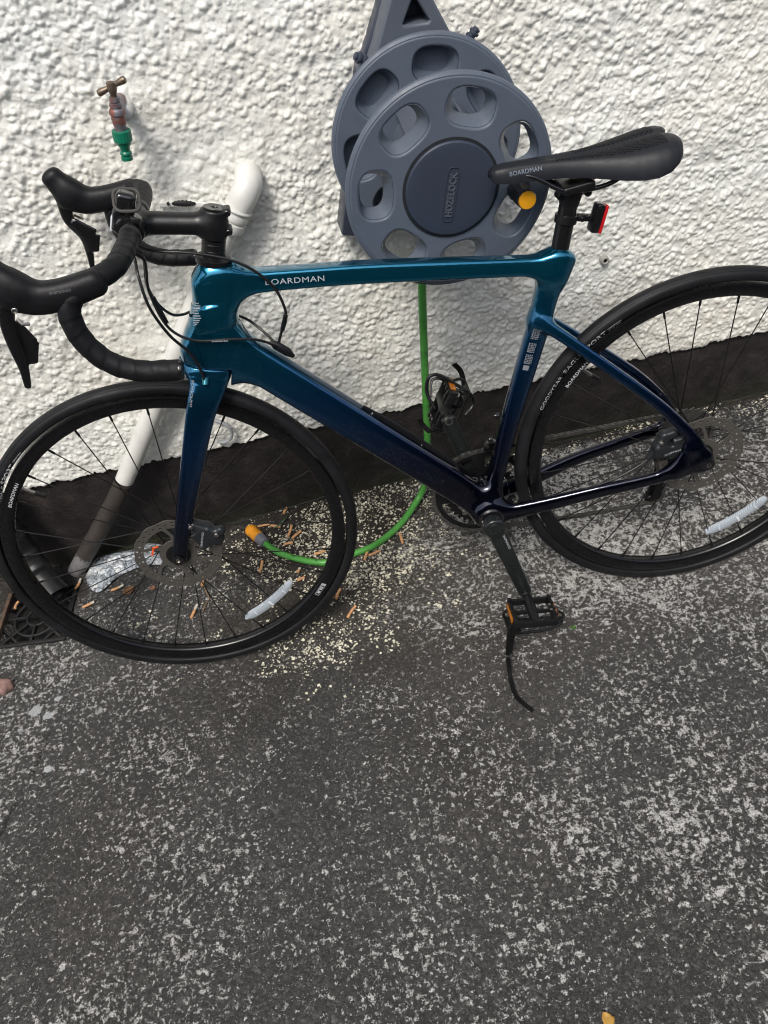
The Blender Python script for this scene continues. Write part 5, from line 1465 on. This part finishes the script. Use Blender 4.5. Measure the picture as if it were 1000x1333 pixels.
pf = pedal(Matrix.Translation(FC + Vector((0, -.004, 0))) @ Matrix.Rotation(R_(62), 4, 'Y') @ Matrix.Rotation(math.pi, 4, 'Z'), 1, 'far pedal standing up beside the green hose')
def strap(pts, parent, name, wd=.0052, inv=None):
    P = catmull(pts, 8); v = []; f = []
    for i, p in enumerate(P):
        T = Vector(P[min(i + 1, len(P) - 1)] - P[max(i - 1, 0)]).normalized(); side = Vector((1, .12 * math.sin(i * .25), 0)); side = (side - T * side.dot(T)).normalized(); nrm = T.cross(side)
        for a, b in ((-1, -1), (1, -1), (1, 1), (-1, 1)): v.append(Vector(p) + side * wd * a + nrm * .0007 * b)
    n = len(P)
    for i in range(n - 1):
        for k in range(4): f.append((i * 4 + k, i * 4 + (k + 1) % 4, i * 4 + 4 + (k + 1) % 4, i * 4 + 4 + k))
    f += [(3, 2, 1, 0), tuple((n - 1) * 4 + k for k in range(4))]
    if inv is not None: v = [inv @ q for q in v]
    return mesh(name, v, f, M_web, parent, sharp=40)
M_web = simple('webbing', (.005, .005, .0055), .8, bump=.6, bscale=900, spec=.15)
pinv = PM[pn['label']].inverted()
strap([(.392, .140, .108), (.398, .152, .094), (.402, .156, .070), (.406, .159, .045), (.408, .160, .026), (.4085, .164, .002), (.410, .176, -.015), (.411, .190, -.0215), (.4095, .221, -.0265), (.400, .242, -.0270), (.386, .261, -.0315)], pn, 'toe_strap', .0044, pinv)
strap([(.384, .150, .098), (.394, .158, .080), (.401, .160, .052), (.404, .162, .030)], pn, 'toe_strap', .0050, pinv)
m = MB(); m.box(pinv @ Vector((.407, .1625, .024)), (.0125, .0045, .0055), pinv.to_3x3(), .0008); m.build('strap_buckle', simple('buckle_chrome', (.62, .63, .66), .18, metal=1.0), pn)
finv = PM[pf['label']].inverted()
strap([(.452, -.098, .420), (.462, -.120, .395), (.474, -.140, .380), (.486, -.150, .392), (.492, -.150, .408)], pf, 'toe_strap', .0050, finv)
strap([(.436, -.105, .455), (.410, -.130, .430), (.396, -.150, .452), (.398, -.155, .490), (.412, -.140, .520)], pf, 'toe_strap', .0050, finv)

m = MB(); m.tube([finv @ Vector(p) for p in catmull([(.462, -.112, .448), (.472, -.125, .480), (.464, -.130, .507), (.445, -.132, .507), (.419, -.132, .485), (.386, -.132, .450), (.386, -.130, .428), (.404, -.120, .416)], 8)], .0034, 10); m.build('toe_clip', M_black, pf)
m = MB(); m.tube([finv @ Vector(p) for p in catmull([(.466, -.118, .470), (.459, -.136, .494), (.443, -.138, .496), (.420, -.138, .474), (.400, -.136, .450)], 8)], .0026, 10); m.build('toe_clip', M_black, pf)
# ---- brake calipers
calF = st(sdf_obj('brake_caliper', [(sweep_sdf([(.938, .046, .402, .0120, .0085), (.918, .046, .384, .0150, .0130), (.906, .046, .362, .0145, .0120)], n=3.0), 0), (sweep_sdf([(.906, .052, .375, .009, .010), (.894, .053, .382, .008, .009)], n=2.5), .006), (cyl_sdf((.944, .044, .412), (.934, .044, .398), .0075, .002), .004),
   (box_sdf((.930, .050, .372), (.013, .0095, .020), Matrix.Rotation(R_(24), 3, 'Y'), .003), .004)], (.875, .02, .335), (.965, .075, .43), .0022, M_grey, bike)); calF['label'] = 'front brake caliper behind the fork leg'
v, f = text2d('SHIMANO', .0060, 1.25); drape('caliper_lettering', v, f, (.9340, .09, .3590), (-.36, 0, .93), (.93, 0, .36), (0, -1, 0), calF, M_decal, calF)
for p in ((.942, .058, .406), (.902, .061, .380)):
    m = MB(); m.lathe([(.0042, -.003), (.0042, .003), (.0030, .0038), (.0016, .0034)], 12, align(p, (0, 1, 0))); m.build('caliper_bolt', M_steel, calF)
calR = sdf_obj('brake_caliper', [(box_sdf((.066, .050, .369), (.027, .0125, .0125), Matrix.Rotation(R_(-6), 3, 'Y'), .004), 0), (sweep_sdf([(.082, .050, .380, .0120, .0120), (.074, .050, .400, .0110, .0105), (.060, .050, .404, .0105, .0090)], n=2.8), .008), (box_sdf((.045, .050, .382), (.014, .0120, .0135), Matrix.Rotation(R_(12), 3, 'Y'), .004), .006),
   (sweep_sdf([(.092, .050, .366, .008, .009), (.100, .050, .358, .006, .006)], n=2.4), .004)], (.015, .03, .335), (.12, .075, .425), .0022, M_grey, bike); calR['label'] = 'rear brake caliper inside the rear triangle'
v, f = text2d('SHIMANO', .0066, 1.25); drape('caliper_lettering', v, f, (.0760, .09, .3640), (-.97, 0, .22), (.22, 0, .97), (0, -1, 0), calR, M_decal, calR)
for p in ((.084, .062, .394), (.040, .063, .386)):
    m = MB(); m.lathe([(.0042, -.003), (.0042, .003), (.0030, .0038), (.0016, .0034)], 12, align(p, (0, 1, 0))); m.build('caliper_bolt', M_steel, calR)
cable([(.100, .052, .358), (.125, .054, .344), (.165, .056, .329), (.200, .057, .322)], .0022, M_cable, label='brake hose running into the chain stay')
